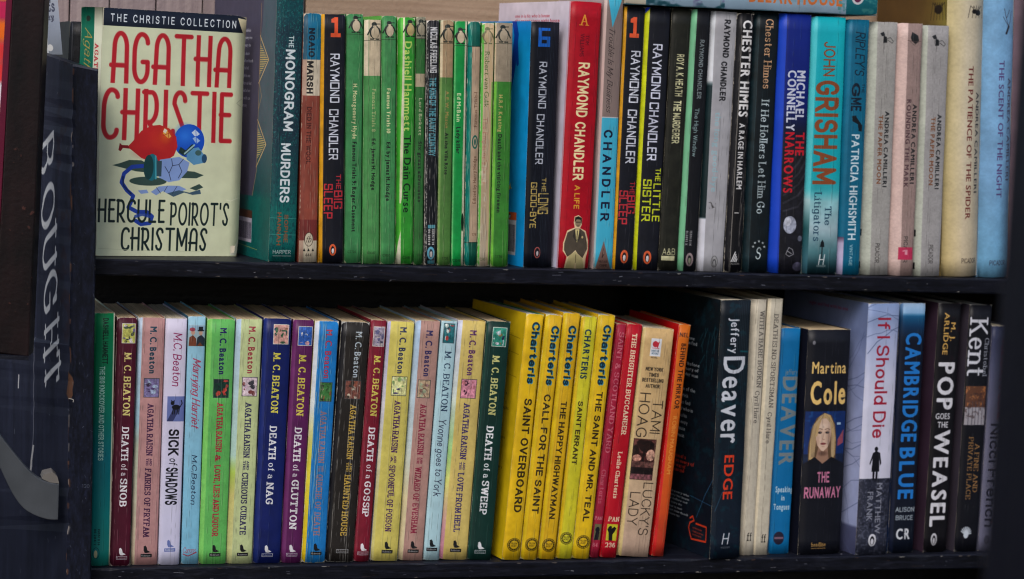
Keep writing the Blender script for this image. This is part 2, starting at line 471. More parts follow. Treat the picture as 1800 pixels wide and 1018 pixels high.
def barcode(a, x0, y0, x1, y1, seed=1, ground=(200, 200, 215), ink=(40, 40, 60), vert=False):
    a.rect(x0, y0, x1, y1, ground)
    r = random.Random(seed); x = x0 + 3
    while x < x1 - 3:
        w = r.choice((.5, .8, 1.3)); a.rect(x, y0 + 8, x + w, y1 - 6, ink); x += w + r.choice((.6, 1.0))
def blurb(a, x0, x1, y0, n, dy, col, seed, cap=3.0):
    r = random.Random(seed)
    ws = 'the of a man with murder every night in to which his her was never before can find and one house death who is story'.split()
    for i in range(n):
        t = ''
        while len(t) < 26: t += r.choice(ws) + ' '
        a.htext(t.strip(), x0, x1 - r.uniform(0, .25) * (x1 - x0), y0 + i * dy, cap, col, 'sansb')

# ------------------------------------------------------------------ the print on each book
def band(a, st, sb, col, stops=None):
    """left edge where the back cover's colour shows"""
    if stops: 
        keep = a.im.copy(); a.vgrad(0, max(st, sb), stops)
        yy = np.linspace(0, 1, a.H)[:, None]; xx = np.arange(a.W)[None] / a.S
        m = np.clip(((st + (sb - st) * yy) - xx) * a.S + .5, 0, 1)[..., None]
        a.im[:] = keep * (1 - m) + a.im * m
    else: a.poly([(0, a.y0), (st, a.y0), (sb, a.y1), (0, a.y1)], col)
def slab_one(a, x0, y0, x1, y1, c=(232, 82, 40)):
    w = x1 - x0; h = y1 - y0
    a.rect(x0 + w * .36, y0, x0 + w * .72, y1, c); a.rect(x0, y1 - h * .2, x1, y1, c); a.poly([(x0 + w * .05, y0 + h * .1), (x0 + w * .4, y0), (x0 + w * .4, y0 + h * .28), (x0 + w * .05, y0 + h * .28)], c)
BLK = (22, 24, 36); INK = (26, 30, 30)

def art_monogram(a):
    a.vgrad(0, a.w, [(-110, (20, 80, 90)), (20, (16, 76, 86)), (50, (28, 58, 74)), (230, (30, 54, 70)), (330, (18, 84, 88)), (370, (6, 104, 100)), (456, (6, 104, 102))])
    a.mottle(.6, 4, (10, 116, 108), thr=.58, sx=1.8); a.mottle(.5, 4, (22, 52, 66), thr=.56, sx=2)
    a.mottle(.5, 2.4, (60, 170, 165), thr=.66, y1=250); a.mottle(.5, 3, (120, 60, 50), thr=.72, y1=48, sx=1.5)
    for y in (378, 407): a.line([(0, y), (50, y + 1)], .7, (70, 160, 150))
    a.text('THE', 57, 78, 28, 9, (200, 215, 220), 'sansb')
    a.text('MONOGRAM', 81, 225, 27, 18, (212, 222, 228), 'bold'); a.text('MURDERS', 246, 351, 24.5, 18, (212, 222, 228), 'bold')
    a.text('SOPHIE', 372, 422, 29, 7.5, (140, 84, 52), 'bold'); a.text('HANNAH', 368, 427, 16, 7.5, (140, 84, 52), 'bold')
    a.htext('HARPER', 7, 40, 438.5, 7, (200, 215, 215), 'plain'); a.rect(7, 445, 40, 446, (200, 215, 215)); a.wear(.12, lines=1)
def back_monogram(a):   # hinge at the right
    w = a.w
    a.vgrad(0, w, [(-110, (84, 104, 118)), (230, (84, 104, 116)), (335, (30, 90, 96)), (350, (6, 106, 102)), (456, (6, 104, 102))])
    a.mottle(.4, 5, (20, 130, 122), thr=.66, x0=w - 60); a.mottle(.6, 4, (10, 120, 112), thr=.5, y0=335)
    a.poly([(0, -110), (w - 70, -110), (w - 78, 40), (w - 88, 60), (w - 88, 300), (w - 110, 345), (0, 350)], (80, 78, 102))
    for y, d in ((100, 50), (250, 50)):
        for k in range(-9, 10): a.line([(w - 88, y + k * 3.2), (w - 88 + (1 - abs(k) / 9.) * 46, y + k * 3.2)], 1.3, (240, 206, 110))
        a.line([(w - 90, y - 42), (w - 38, y), (w - 90, y + 42)], 3, (214, 180, 120))
    a.line([(w - 88, 0), (w - 88, 300), (w - 108, 345)], 2, (170, 140, 95)); a.line([(w - 88, 140), (w - 72, 165), (w - 88, 190)], 2, (170, 140, 95))
    blurb(a, w - 250, w - 120, 48, 3, 13.5, (225, 225, 235), 1, 6); blurb(a, w - 250, w - 122, 90, 3, 13, (225, 225, 235), 2, 6); blurb(a, w - 250, w - 126, 130, 5, 13.5, (225, 225, 235), 3, 6)
    a.rect(0, 372, w - 105, 386, (92, 58, 44)); barcode(a, w - 210, 386, w - 105, 430, 4, (190, 184, 205)); a.line([(w - 200, 436), (w - 70, 440)], 1.2, (150, 160, 90))
def art_marsh(a):
    a.rect(0, 0, a.w, 100, (4, 108, 148)); a.rect(0, 100, a.w, 163, (200, 188, 165)); a.rect(0, 163, a.w, 381, (142, 66, 52)); a.rect(0, 381, a.w, 418, (118, 44, 42)); a.rect(0, 418, a.w, 470, (196, 184, 160))
    a.vgrad(0, 7, [(163, (120, 56, 48)), (460, (126, 58, 50))], .35)
    a.text('NGAIO', 45, 96, 15, 11.5, (16, 34, 52), 'black'); a.text('MARSH', 103, 160, 14, 12, (34, 32, 34), 'black')
    a.text('DIED IN THE WOOL', 183, 284, 13.5, 8.5, (84, 34, 30), 'bold')
    a.ell(17, 416, 8, 12.5, (60, 50, 42)); a.ell(17, 416, 7.1, 11.5, (196, 184, 160)); a.htext('fb', 12, 22, 416, 11, (60, 50, 42), 'script')
    for x in (9, 17, 25): a.poly([(x - 2.2, 437), (x, 431.5), (x + 2.2, 437)], INK)
    a.htext('444', 11, 23, 444, 6, (80, 72, 66), 'plain'); a.mottle(.10, 20); a.wear(.7, (200, 180, 160), 3)
def big_sleep(a, st, sb, one, rc, xc, the, big, slp, bx, by, rx=6.5, ry=10.5, cap=17):
    band(a, st, sb, (214, 150, 8)); slab_one(a, *one)
    a.text('RAYMOND', rc[0], rc[0] + (rc[1] - rc[0]) * .46, xc + .6, cap, (206, 210, 226), 'square'); a.text('CHANDLER', rc[0] + (rc[1] - rc[0]) * .52, rc[1], xc - .6, cap, (206, 210, 226), 'square')
    R = (196, 40, 52)
    a.text('THE', *the, 9, R, 'square'); a.text('BIG', *big, 15.5, R, 'square'); a.text('SLEEP', *slp, 16, R, 'square')
    badge(a, bx, by, rx, ry); a.mottle(.12, 14); a.wear(.12, lines=1)
def green(bg, y0, top=None, topto=0, tcol=(160, 140, 112), st=0, scol=None, pen=None, pcol=CREAM, lin=None, t1=None, t2=None, c1=(208, 206, 150), c2=INK, xc=15, cap=7.4, num=None, wear=.35, extra=None, f1='sansx', f2='sansx', lines=2):
    def f(a):
        a.rect(0, 0, a.w, 500, bg)
        if topto: a.rect(0, 0, a.w, topto, tcol)
        if st: band(a, st, st * .8, scol)
        if extra: extra(a)
        if pen: penguin(a, pen[0], pen[1], pen[2], pcol)
        if lin: a.rect(0, lin, a.w, lin + .8, (36, 44, 36), .8)
        if t1: a.text(t1[0], t1[1], t1[2], xc, cap, c1, f1)
        if t2: a.text(t2[0], t2[1], t2[2], xc, cap, c2, f2)
        if num: a.htext(num[0], num[1], num[1] + num[3], num[2], 4.6, (40, 60, 40), 'plain', .9)
        a.mottle(.10, 26); a.mottle(.06, 5); a.wear(wear, (196, 196, 160), lines)
    return f
def ex_trials8(a): a.rect(0, 0, 8, 127, (212, 196, 168)); a.rect(7, 29, 8.2, 458, (60, 110, 60), .6)
def ex_dain(a):
    band(a, 12, 8, (84, 190, 52)); a.rect(0, 0, 5, 460, (60, 170, 46))
    a.poly([(9, 26), (12, 26), (12, 200), (10, 340), (8, 352), (5.5, 352), (6, 260), (8, 160)], (206, 206, 170)); a.poly([(4, 420), (8, 400), (9, 460), (0, 460)], (206, 206, 180))
def ex_birkett(a): a.rect(0, 124, a.w, 147, (176, 160, 132)); a.rect(0, 62.5, a.w, 63.5, (30, 50, 32))
def art_freeling(a):
    a.rect(0, 0, 3, 470, (40, 42, 46)); 
    a.text('NICOLAS FREELING', 44, 124, 13.5, 13, (190, 192, 196), 'fat'); a.text('THE KING OF THE RAINY COUNTRY', 132, 270, 12.5, 12.5, (76, 150, 166), 'fat')
    a.text('ISBN 0 14', 399, 427, 16, 4, (200, 200, 200), 'sansx'); a.text('00.2853 8', 399, 427, 9, 4, (200, 200, 200), 'sansx'); a.rect(6, 391, 20, 397, (60, 140, 160))
    badge(a, 12, 441, 7, 11.5, (90, 168, 196), (205, 195, 195), (30, 44, 60)); a.rect(6, 454, 19, 460, (60, 140, 160))
    a.mottle(.9, 3, (180, 178, 170), x0=1, x1=4.5, thr=.55, sx=1); a.wear(1.0, (206, 200, 190), 5, 1.0)
def ex_mason(a): a.rect(0, 0, 4, 131, (214, 196, 160)); a.rect(0, 131, 3, 470, (140, 170, 96), .7)
def ex_mcbain(a): a.poly([(18.6, 0), (22, 0), (22, 470), (17.2, 470)], (206, 202, 172)); a.rect(0, 0, 2, 470, (90, 190, 110)); a.ell(19, 385, 2.5, 16, (14, 40, 24))
def art_inverted(a):
    a.rect(0, 0, a.w, 75, (4, 92, 80)); a.rect(0, 420, a.w, 470, (4, 84, 66)); band(a, 7, 7, (0, 124, 112)); a.rect(0, 74.5, a.w, 76, (20, 60, 50)); a.rect(0, 419.5, a.w, 421, (20, 60, 50))
    c = (112, 78, 58)
    a.text('Famous Trials-1', 156, 217, 15, 6, c, 'sans', 1, True); a.text('Edited by Harry Hodge', 268, 352, 15, 6, c, 'sansb', 1, True)
    a.ell(15, 243, 5.5, 12, (4, 92, 80)); a.ell(15, 243, 3.4, 9, (176, 150, 124)); a.ell(15, 243, 1.6, 6, (4, 92, 80)); a.htext('178', 12, 21, 406, 5, c, 'plain'); a.mottle(.12, 20); a.wear(.8, (208, 200, 176), 3)
def art_gulik(a):
    a.vgrad(0, a.w, [(30, (194, 172, 134)), (200, (190, 164, 130)), (330, (172, 150, 120)), (460, (176, 160, 138))]); a.rect(15, 0, 23, 480, (222, 186, 134), .45); a.rect(19, 138, 23, 480, (110, 180, 60), .8)
    band(a, 4, 3, (96, 190, 74)); penguin(a, 10, 42, 30, (184, 160, 120), (110, 110, 76))
    a.text('Robert van Gulik', 85, 183, 10, 8.5, (92, 112, 58), 'sans'); a.text("The Emperor's Pearl", 200, 316, 9.5, 8, (176, 124, 100), 'sansb'); a.htext('C2437', 4, 17, 450, 5, (90, 100, 60), 'plain')
    a.mottle(.5, 14, (214, 206, 184), thr=.6, y0=140, x1=12); a.wear(.9, (214, 210, 190), 4)
def ex_keating(a): a.rect(0, 138, 4, 480, (120, 200, 60), .8); a.rect(0, 0, 2, 138, (206, 184, 150))
def art_six(a):
    B = (8, 96, 206)
    for r in ((12, 47, 18, 80), (12, 47, 33, 52), (12, 62, 33, 68), (12, 74, 33, 80), (27, 62, 33, 80)): a.rect(*r, B)
    W = (186, 192, 208); G = (196, 168, 84)
    a.text('RAYMOND', 106, 188, 22.5, 14, W, 'square'); a.text('CHANDLER', 198, 287, 20.5, 14, W, 'square')
    a.text('THE', 310, 335, 31, 8, G, 'square'); a.text('LONG', 337, 374, 30.5, 19, G, 'square'); a.text('GOOD-BYE', 318, 399, 13.5, 11, G, 'square'); badge(a, 23, 442, 5.5, 10, (196, 92, 84), (210, 200, 205), (24, 20, 30), (24, 20, 30))
    for k in range(9):
        x = 27 + k * 2.7; a.line([(x + 3, 36), (x, 250), (x + 1, 468)], .5, (70, 78, 96), .55)
    a.wear(.25, (110, 116, 130), 7, .8)
def back_six(a):
    w = a.w; a.vgrad(0, w, [(36, (0, 150, 240)), (90, (4, 170, 250)), (468, (2, 158, 246))])
    a.line([(w - 75, 30), (w - 62, 60), (w - 70, 110), (w - 86, 160)], 18, (6, 70, 190)); a.line([(w - 62, 60), (w - 54, 110)], 10, (6, 70, 190))
    for x, y in ((w - 85, 135), (w - 70, 330)): a.poly([(x - 9, y), (x, y - 3), (x + 3, y - 9), (x + 4, y - 1), (x + 9, y + 3), (x + 1, y + 3), (x - 4, y + 7)], (220, 200, 80))
    for y in (190, 204, 218, 236, 255, 270): a.line([(w - 120, y), (w - 78, y)], 4, (150, 205, 235), .7)
    a.rect(w - 150, 374, w - 38, 388, (226, 96, 50)); badge(a, w - 66, 381, 10, 6); barcode(a, w - 150, 388, w - 38, 450, 3)
def art_life(a):
    R = (96, 4, 28); a.htext('A', 15, 33, 34, 19, (232, 150, 40), 'roman'); a.text('TOM', 60, 78, 31, 6.5, R, 'sans'); a.text('WILLIAMS', 58, 98, 22, 7, R, 'sans')
    Y = (236, 220, 162)
    a.text('RAYMOND', 108, 204, 27.5, 20.5, Y, 'bold'); a.text('CHANDLER', 212, 316, 26.5, 19, Y, 'bold'); a.text('A LIFE', 323, 366, 26.5, 10, (228, 160, 40), 'bold')
    E = (224, 196, 150)
    a.poly([(24, 379), (31, 376), (38, 381), (38, 393), (35, 399), (46, 404), (51, 420), (52, 436), (48, 452), (47, 472), (9, 472), (13, 450), (6, 440), (6, 426), (12, 404), (25, 398), (23, 390)], E)
    J = (84, 74, 62); a.poly([(26, 400), (35, 400), (44, 406), (49, 424), (50, 436), (46, 444), (42, 452), (32, 444), (28, 438), (18, 448), (14, 450), (8, 438), (8, 426), (13, 407)], J)
    a.poly([(26, 401), (34, 401), (31, 424), (29, 424)], (212, 196, 130)); a.line([(30, 404), (30, 422)], 1.6, (60, 54, 48)); a.poly([(25, 401), (29.5, 425), (22, 414)], (60, 54, 48)); a.poly([(35, 401), (30.5, 425), (38, 414)], (62, 56, 48))
    a.poly([(17, 448), (28, 440), (33, 446), (42, 453), (45, 472), (31, 472), (29, 458), (26, 472), (11, 472)], (190, 176, 122)); a.line([(29, 446), (29, 460)], 1.2, (110, 100, 70))
    a.ell(31, 389, 5.6, 8.2, (146, 126, 96)); a.poly([(24.5, 389), (25, 380), (31, 378), (37.5, 381), (37.5, 392), (35, 384), (28, 383.5)], (26, 34, 28)); a.line([(27, 388.5), (35, 388.5)], 1.3, (34, 34, 28)); a.line([(29, 395), (33, 395)], .8, (60, 44, 36))
    a.ell(40, 415, 1.8, 2.2, (210, 180, 120)); a.mottle(.07, 10); a.wear(.12, (226, 150, 150), 2)
def back_life(a):
    w = a.w; a.vgrad(0, w, [(0, (226, 214, 232)), (470, (206, 204, 232))]); blurb(a, w - 250, w - 45, 27, 2, 9, (206, 60, 84), 5, 6); blurb(a, w - 180, w - 60, 60, 18, 19, (110, 70, 130), 6, 6); a.rect(w - 9, 0, w, 480, (226, 110, 130), .5)
def art_trouble(a):
    T = (128, 110, 106); a.rect(0, -20, a.w, 205, T); a.rect(0, 205, a.w, 480, (52, 172, 208))
    a.poly([(3, -20), (31, -20), (30, 0), (15, 47)], (52, 172, 208)); a.rect(0, 203.5, a.w, 205, (186, 190, 196))
    a.text('Trouble Is My Business', 50, 197, 15, 10, (44, 34, 36), 'script')
    a.text('C H A N D L E R', 226, 388, 15.5, 16, (12, 22, 58), 'bold')
    a.poly([(16, 422), (30, 472), (2, 472)], (122, 92, 84)); a.line([(16, 436), (14, 452), (17, 446)], 1, (40, 28, 30)); a.htext('VINTAGE', 8, 25, 459, 4, (50, 34, 34), 'sans'); a.htext('CRIME', 10, 24, 466, 4, (50, 34, 34), 'sans')
    band(a, 4, 2, None, [(0, (202, 178, 172)), (200, (196, 160, 156)), (470, (150, 190, 200))]); a.wear(.3, lines=2)
def art_sister(a):
    band(a, 7, 5, (202, 210, 6)); a.poly([(0, 8), (8, 12), (1, 22), (0, 22)], (30, 60, 200))
    W = (206, 210, 232); a.text('RAYMOND', 76, 172, 24.5, 17, W, 'square'); a.text('CHANDLER', 178, 281, 23, 17, W, 'square')
    G = (206, 216, 24); a.text('THE', 293, 317, 36, 10, G, 'square'); a.text('LITTLE', 320, 388, 35, 14, G, 'square'); a.text('SISTER', 313, 388, 17.5, 15, G, 'square'); badge(a, 23.5, 451, 7.5, 12); a.mottle(.12, 14); a.wear(.08, lines=1)
def art_heath(a):
    C = (192, 190, 148); a.text('ROY A. K. HEATH', 93, 167, 19, 14, C, 'bold'); a.text('THE MURDERER', 174, 250, 18, 14, C, 'bold'); a.htext('A&B', 5, 29, 440.5, 12, C, 'light'); a.rect(4, 448, 28, 456, C); a.mottle(.25, 12); a.wear(.08, lines=1)
def art_high(a):
    band(a, 8, 9.5, (112, 188, 142)); C = (120, 132, 138); a.text('RAYMOND CHANDLER', 68, 172, 20, 8, C, 'bold'); a.text('The High Window', 188, 273, 18, 8, (126, 152, 156), 'plain')
    a.text('ISBN 0 14', 404, 430, 20, 4, (150, 150, 155), 'sansx'); a.text('01.0893 X', 404, 430, 13, 4, (150, 150, 155), 'sansx'); badge(a, 20, 454.5, 7, 12, (146, 128, 132), (140, 140, 120), (30, 28, 34)); a.wear(.25, (120, 120, 120), 4)
def art_goodbye(a):
    band(a, 7, 10, None, [(19, (190, 196, 205)), (140, (216, 220, 230)), (150, (24, 50, 56)), (380, (16, 40, 44)), (384, (206, 208, 222)), (480, (200, 202, 216))])
    a.text('RAYMOND', 33, 100, 29, 11.5, (34, 34, 40), 'black'); a.text('CHANDLER', 106, 176, 27, 11.5, (34, 34, 40), 'black'); a.text('the long good-bye', 195, 335, 21.5, 10, (140, 176, 190), 'sansb')
    a.ell(29, 458, 6.2, 10.5, (104, 104, 108)); a.ell(29, 458, 5, 9, (160, 160, 164)); a.ell(29, 460, 3.2, 6.5, (70, 70, 76)); a.ell(29, 461, 2.1, 5, (160, 160, 164)); a.mottle(.8, 3, (40, 36, 36), thr=.62, x0=13, x1=26, y0=353, y1=365); a.mottle(.06, 20); a.wear(.15, (220, 220, 224), 3)
def art_rage(a):
    a.rect(0, 0, 9, 480, (22, 22, 30)); a.text('CHESTER HIMES', 34, 203, 18.5, 16, (216, 216, 220), 'sansx'); a.text('A RAGE IN HARLEM', 214, 330, 17.5, 9.5, (206, 206, 210), 'sansx')
    for k in range(4): a.line([(10.5 + k * 3, 458), (17.5 + k * 1.3, 441 + k * 4)], 1.9, (206, 206, 210))
    a.htext('ALLISON', 10, 26, 462, 3, (190, 190, 190), 'sans'); a.mottle(.9, 3, (204, 196, 180), x0=8, x1=9.8, thr=.35, sx=1, sc=9) if False else a.rect(8.3, 60, 9.4, 476, (196, 190, 176), .7)
    a.rect(12, 371, 20, 372.5, (190, 190, 190)); a.wear(.75, (200, 192, 178), 3, 1.0)
def art_hollers(a):
    a.rect(0, 0, 9, 480, (20, 42, 50)); a.rect(8.6, 0, 9.4, 480, (70, 92, 98), .6); a.text('Chester Himes', 32, 154, 26.5, 14, (204, 154, 112), 'serif'); a.text('If He Hollers Let Him Go', 172, 374, 25.5, 14, (172, 188, 196), 'serif')
    for k in range(5):
        t = math.radians(180 + k * 45 - 0); x, y = 26 + 10 * math.cos(t), 432 + 10 * math.sin(t) * .95
        P = [(x + (2.8 if j % 2 == 0 else 1.1) * math.sin(j * math.pi / 5), y - (2.8 if j % 2 == 0 else 1.1) * math.cos(j * math.pi / 5)) for j in range(10)]; a.poly(P, (190, 200, 206))
    a.htext('S', 21, 31, 444, 22, (176, 190, 196), 'hand'); a.mottle(.3, 16); a.wear(.15, (120, 130, 136), 2)
def art_connelly(a):
    a.vgrad(0, a.w, [(24, (8, 36, 140)), (180, (8, 30, 120)), (232, (16, 22, 50)), (260, (30, 30, 38)), (480, (26, 26, 36))])
    for k in range(6): a.line([(58, 235 + k * 22), (46, 262 + k * 20), (20, 300 + k * 14)], 3.5, (92, 92, 104), .28)
    a.ell(33, 394, 11.5, 15.5, (150, 156, 178)); a.ell(29, 388, 6, 8, (186, 190, 208)); a.ell(52, 418, 4, 5, (120, 126, 150), .8); a.ell(50, 468, 9, 8, (84, 82, 108), .9); a.mottle(.3, 9, y0=240)
    a.text('MICHAEL', 123, 210, 43, 14.5, (196, 202, 224), 'sansx'); a.text('CONNELLY', 123, 229, 26.5, 14, (196, 202, 224), 'sansx'); a.text('THE', 231, 272, 45, 15, (206, 20, 40), 'sansx'); a.text('NARROWS', 231, 338, 27, 15, (206, 20, 40), 'sansx')
    a.line([(28, 446), (33, 434), (40, 438), (42, 446), (34, 450), (28, 446)], 1, (150, 150, 160)); a.line([(30, 440), (38, 445)], 1.2, (150, 150, 160))
    band(a, 14, 16, (14, 66, 206)); a.rect(13.6, 0, 15, 480, (8, 20, 80), .4); a.wear(.1, lines=1)
def art_grisham(a):
    a.vgrad(0, a.w, [(28, (0, 176, 194)), (300, (0, 168, 184)), (330, (40, 172, 186)), (352, (130, 190, 200)), (400, (150, 178, 190)), (440, (70, 120, 130)), (479, (12, 44, 54))]); a.mottle(.08, 18, y0=320)
    a.text('JOHN', 72, 132, 33, 21, (142, 70, 36), 'plain'); a.text('GRISHAM', 139, 322, 31.5, 42, (142, 70, 36), 'bold')
    a.text('The', 360, 394, 41, 12, (22, 64, 92), 'serif'); a.text('Litigators', 334, 422, 22, 13, (22, 64, 92), 'serif')
    a.line([(32, 428), (32, 456)], 2, (16, 26, 34)); a.poly([(28, 432), (29, 424), (32, 419), (35, 424), (36, 432)], (16, 26, 34))
    a.htext('H', 26, 38, 454.5, 17, (206, 214, 220), 'hand'); a.htext('HODDER', 24, 40, 466, 3.4, (180, 190, 196), 'plain')
    band(a, 10, 7, None, [(28, (60, 200, 212)), (330, (70, 196, 206)), (350, (160, 200, 206)), (400, (30, 90, 96)), (479, (60, 110, 130))]); a.wear(.12, (210, 225, 230), 2)
def art_ripley(a):
    N = (10, 30, 50); a.text("RIPLEY'S", 53, 130, 25, 17, N, 'hand'); a.text('G', 142, 166, 20, 15, N, 'bold'); a.text('ME', 168, 192, 22, 19, N, 'bold'); a.text('THE', 143, 160, 33, 5, N, 'plain')
    a.poly([(15, 200), (22, 199), (23, 202), (34, 216), (34, 227), (28, 226), (26, 214), (16, 209)], (12, 24, 34))
    a.text('PATRICIA HIGHSMITH', 232, 418, 23, 14, (196, 214, 226), 'sansb'); a.text('VINTAGE', 426, 464, 23, 6, (150, 190, 205), 'plain')
    band(a, 9, 9, None, [(31, (0, 118, 156)), (412, (0, 104, 140)), (414, (96, 70, 100)), (424, (180, 170, 206)), (480, (180, 172, 214))]); a.mottle(.06, 20); a.wear(.15, (170, 200, 214), 2)
def camilleri(t, y1, y2, st, xa, xt, dx, dy, py, px, tcol, scol, sticker=False, bird_=False):
    def f(a):
        band(a, st, st + 3, scol); K = (30, 32, 36)
        if not bird_:
            a.poly([(dx - 9, dy - 10), (dx - 3, dy - 13), (dx, dy - 6), (dx - 6, dy - 5)], K); a.poly([(dx - 3, dy - 6), (dx + 3, dy - 4), (dx + 4, dy + 6), (dx - 3, dy + 7)], K); a.line([(dx + 3, dy - 1), (dx + 9, dy - 3), (dx + 15, dy + 3), (dx + 13, dy + 7), (dx + 4, dy + 1)], .8, K); a.line([(dx, dy + 6), (dx - 1, dy + 17)], .8, (110, 108, 108))
        else:
            a.poly([(dx - 5, dy - 12), (dx - 1, dy - 10), (dx + 6, dy - 6), (dx + 8, dy + 3), (dx + 2, dy + 9), (dx - 5, dy + 4), (dx - 7, dy - 2)], K); a.line([(dx - 12, dy + 3), (dx, dy + 5), (dx + 12, dy + 4)], .8, (90, 70, 66)); a.line([(dx - 8, dy + 5), (dx, dy + 11), (dx + 7, dy + 5)], .8, (90, 80, 76))
        a.text('ANDREA CAMILLERI', y1[0], y1[1], xa, 7, (34, 36, 40), 'sansx'); a.text(t, y2[0], y2[1], xt - 1, 7, tcol, 'sansx'); a.text('PICADOR', py[0], py[1], px, 8, (60, 56, 56), 'plain')
        if sticker: a.rect(15, 430, 41, 452, (196, 44, 86)); a.htext('1', 22, 32, 439, 9, (220, 140, 160), 'bold')
        else: a.rect(0, 400, 3, 412, (24, 22, 26)); a.rect(0, 458, 3, 470, (24, 22, 26))
        a.mottle(.07, 2.5); a.mottle(.03, 40); a.wear(.1, (210, 206, 200), 2)
    return f
def art_patience(a):
    xx = np.linspace(0, 1, a.W)[None, :, None]
    c = np.array([[206, 186, 120]]) / 255.; d = np.array([[196, 184, 160]]) / 255.; e = np.array([[176, 164, 146]]) / 255.
    t = np.clip(xx / .45, 0, 1); u = np.clip((xx - .6) / .4, 0, 1)
    a.im[:] = (c * (1 - t) + d * t) * (1 - u) + e * u
    a.vgrad(0, a.w, [(-60, (196, 188, 160)), (250, (196, 186, 160)), (484, (206, 178, 130))], .3)
    K = (26, 22, 22); cx, cy = 43, 21
    a.ell(cx - 3, cy - 1, 5, 4, K); a.ell(cx + 5, cy + 1, 6, 5, K)
    for k in range(5): a.line([(cx + 1, cy), (cx - 11 + k * 6, cy - 11), (cx - 15 + k * 7.5, cy + 10)], .9, K, .9)
    a.text('ANDREA CAMILLERI', 161, 338, 52, 7.5, (46, 40, 40), 'sansb'); a.text('THE PATIENCE OF THE SPIDER', 115, 384, 36, 9.5, (112, 38, 38), 'sansb'); a.htext('PICADOR', 27, 58, 457, 9, (60, 48, 44), 'plain'); a.mottle(.05, 3); a.mottle(.03, 40)
def back_patience(a):
    w = a.w; a.vgrad(0, w, [(-60, (110, 96, 30)), (40, (150, 136, 56)), (484, (190, 160, 90))])
    for k in range(24): a.rect(0, -60, w - 40 - k * 6, 500, (96, 66, 30), .09)
    K = (26, 20, 16); x = w - 62; a.ell(x, 16, 17, 8, K)
    for k in range(6): a.line([(x, 16), (x - 24 + k * 10, 4), (x - 32 + k * 13, 34)], 2, K, .8)
def art_scent(a):
    a.vgrad(0, a.w, [(-60, (112, 166, 212)), (300, (110, 160, 206)), (486, (96, 156, 196))])
    for p in ([(36, 56), (40, 45), (34, 30), (30, 14)], [(40, 45), (33, 36), (28, 28)], [(37, 52), (44, 34), (46, 18)], [(35, 30), (41, 16)]): a.line(p, 1.1, (60, 56, 74))
    a.line([(35, 57), (40, 45)], 4, (44, 42, 52)); a.text('ANDREA CAMILLERI', 135, 315, 45, 7.5, (70, 74, 104), 'sansb'); a.text('THE SCENT OF THE NIGHT', 104, 345, 28, 9.5, (82, 62, 118), 'sansb'); a.htext('PICADOR', 15, 45, 460, 9, (60, 60, 84), 'plain'); a.mottle(.05, 3); a.mottle(.08, 30)
def art_mauve(a): a.text('ANDREA CAMILLERI', 150, 330, 40, 8.5, (90, 70, 84), 'sansb'); a.text('EXCURSION TO TINDARI', 110, 350, 26, 10, (96, 60, 84), 'sansb'); a.mottle(.08, 30)
# lower shelf
def art_knock(a):
    a.vgrad(0, a.w, [(547, (0, 146, 84)), (680, (0, 138, 96)), (800, (0, 118, 132)), (900, (6, 134, 134)), (991, (24, 140, 128))]); a.rect(0, 547, 3, 600, (90, 190, 120), .6); a.rect(a.w - 2.6, 540, a.w, 1000, (196, 206, 180))
    a.text('DASHIELL HAMMETT', 556, 636, 20, 10.5, (8, 46, 38), 'bold'); a.text('THE BIG KNOCKOVER AND OTHER STORIES', 640, 805, 15.5, 10, (176, 220, 204), 'bold')
    a.text('ISBN 0 14', 926, 955, 15, 4, (10, 66, 70), 'sansx'); a.text('00.2841 2', 926, 955, 8.5, 4, (10, 66, 70), 'sansx'); a.ell(10, 968, 6.5, 10, (14, 70, 80)); a.ell(10, 968, 5.6, 9, (20, 130, 130)); a.ell(9.5, 970, 3.2, 7, (190, 190, 150)); a.wear(.12, (190, 210, 200), 1)
def death_of(word, bg, y, pc, seed, nm=(216, 204, 118), strip_=None, xc=21, cap=13, px=None, bx=None, split=None, wear=.3, wcol=(210, 200, 190)):
    """y: picture top, picture end, name start, name end, DEATH start, DEATH end, WORD start, WORD end"""
    def f(a):
        if strip_: band(a, strip_[0], strip_[1], strip_[2])
        pic(a, px[0], y[0], px[1], y[1], pc, seed)
        a.text('M. C. BEATON', y[2], y[3], xc + .8, cap, nm, 'serifb'); W = (220, 220, 226)
        a.text('DEATH', y[4], y[5], xc, cap, W, 'serifb'); a.text('of a', y[5] + 5, y[6] - 4, xc, cap * .9, W, 'serif'); a.text(word, y[6], y[7], xc - .5, cap, W, 'serifb')
        bird(a, bx or xc, a.y1 - 32, (222, 222, 228), (200, 200, 210), bg); a.mottle(.10, 24); a.wear(wear, wcol, 2)
    return f
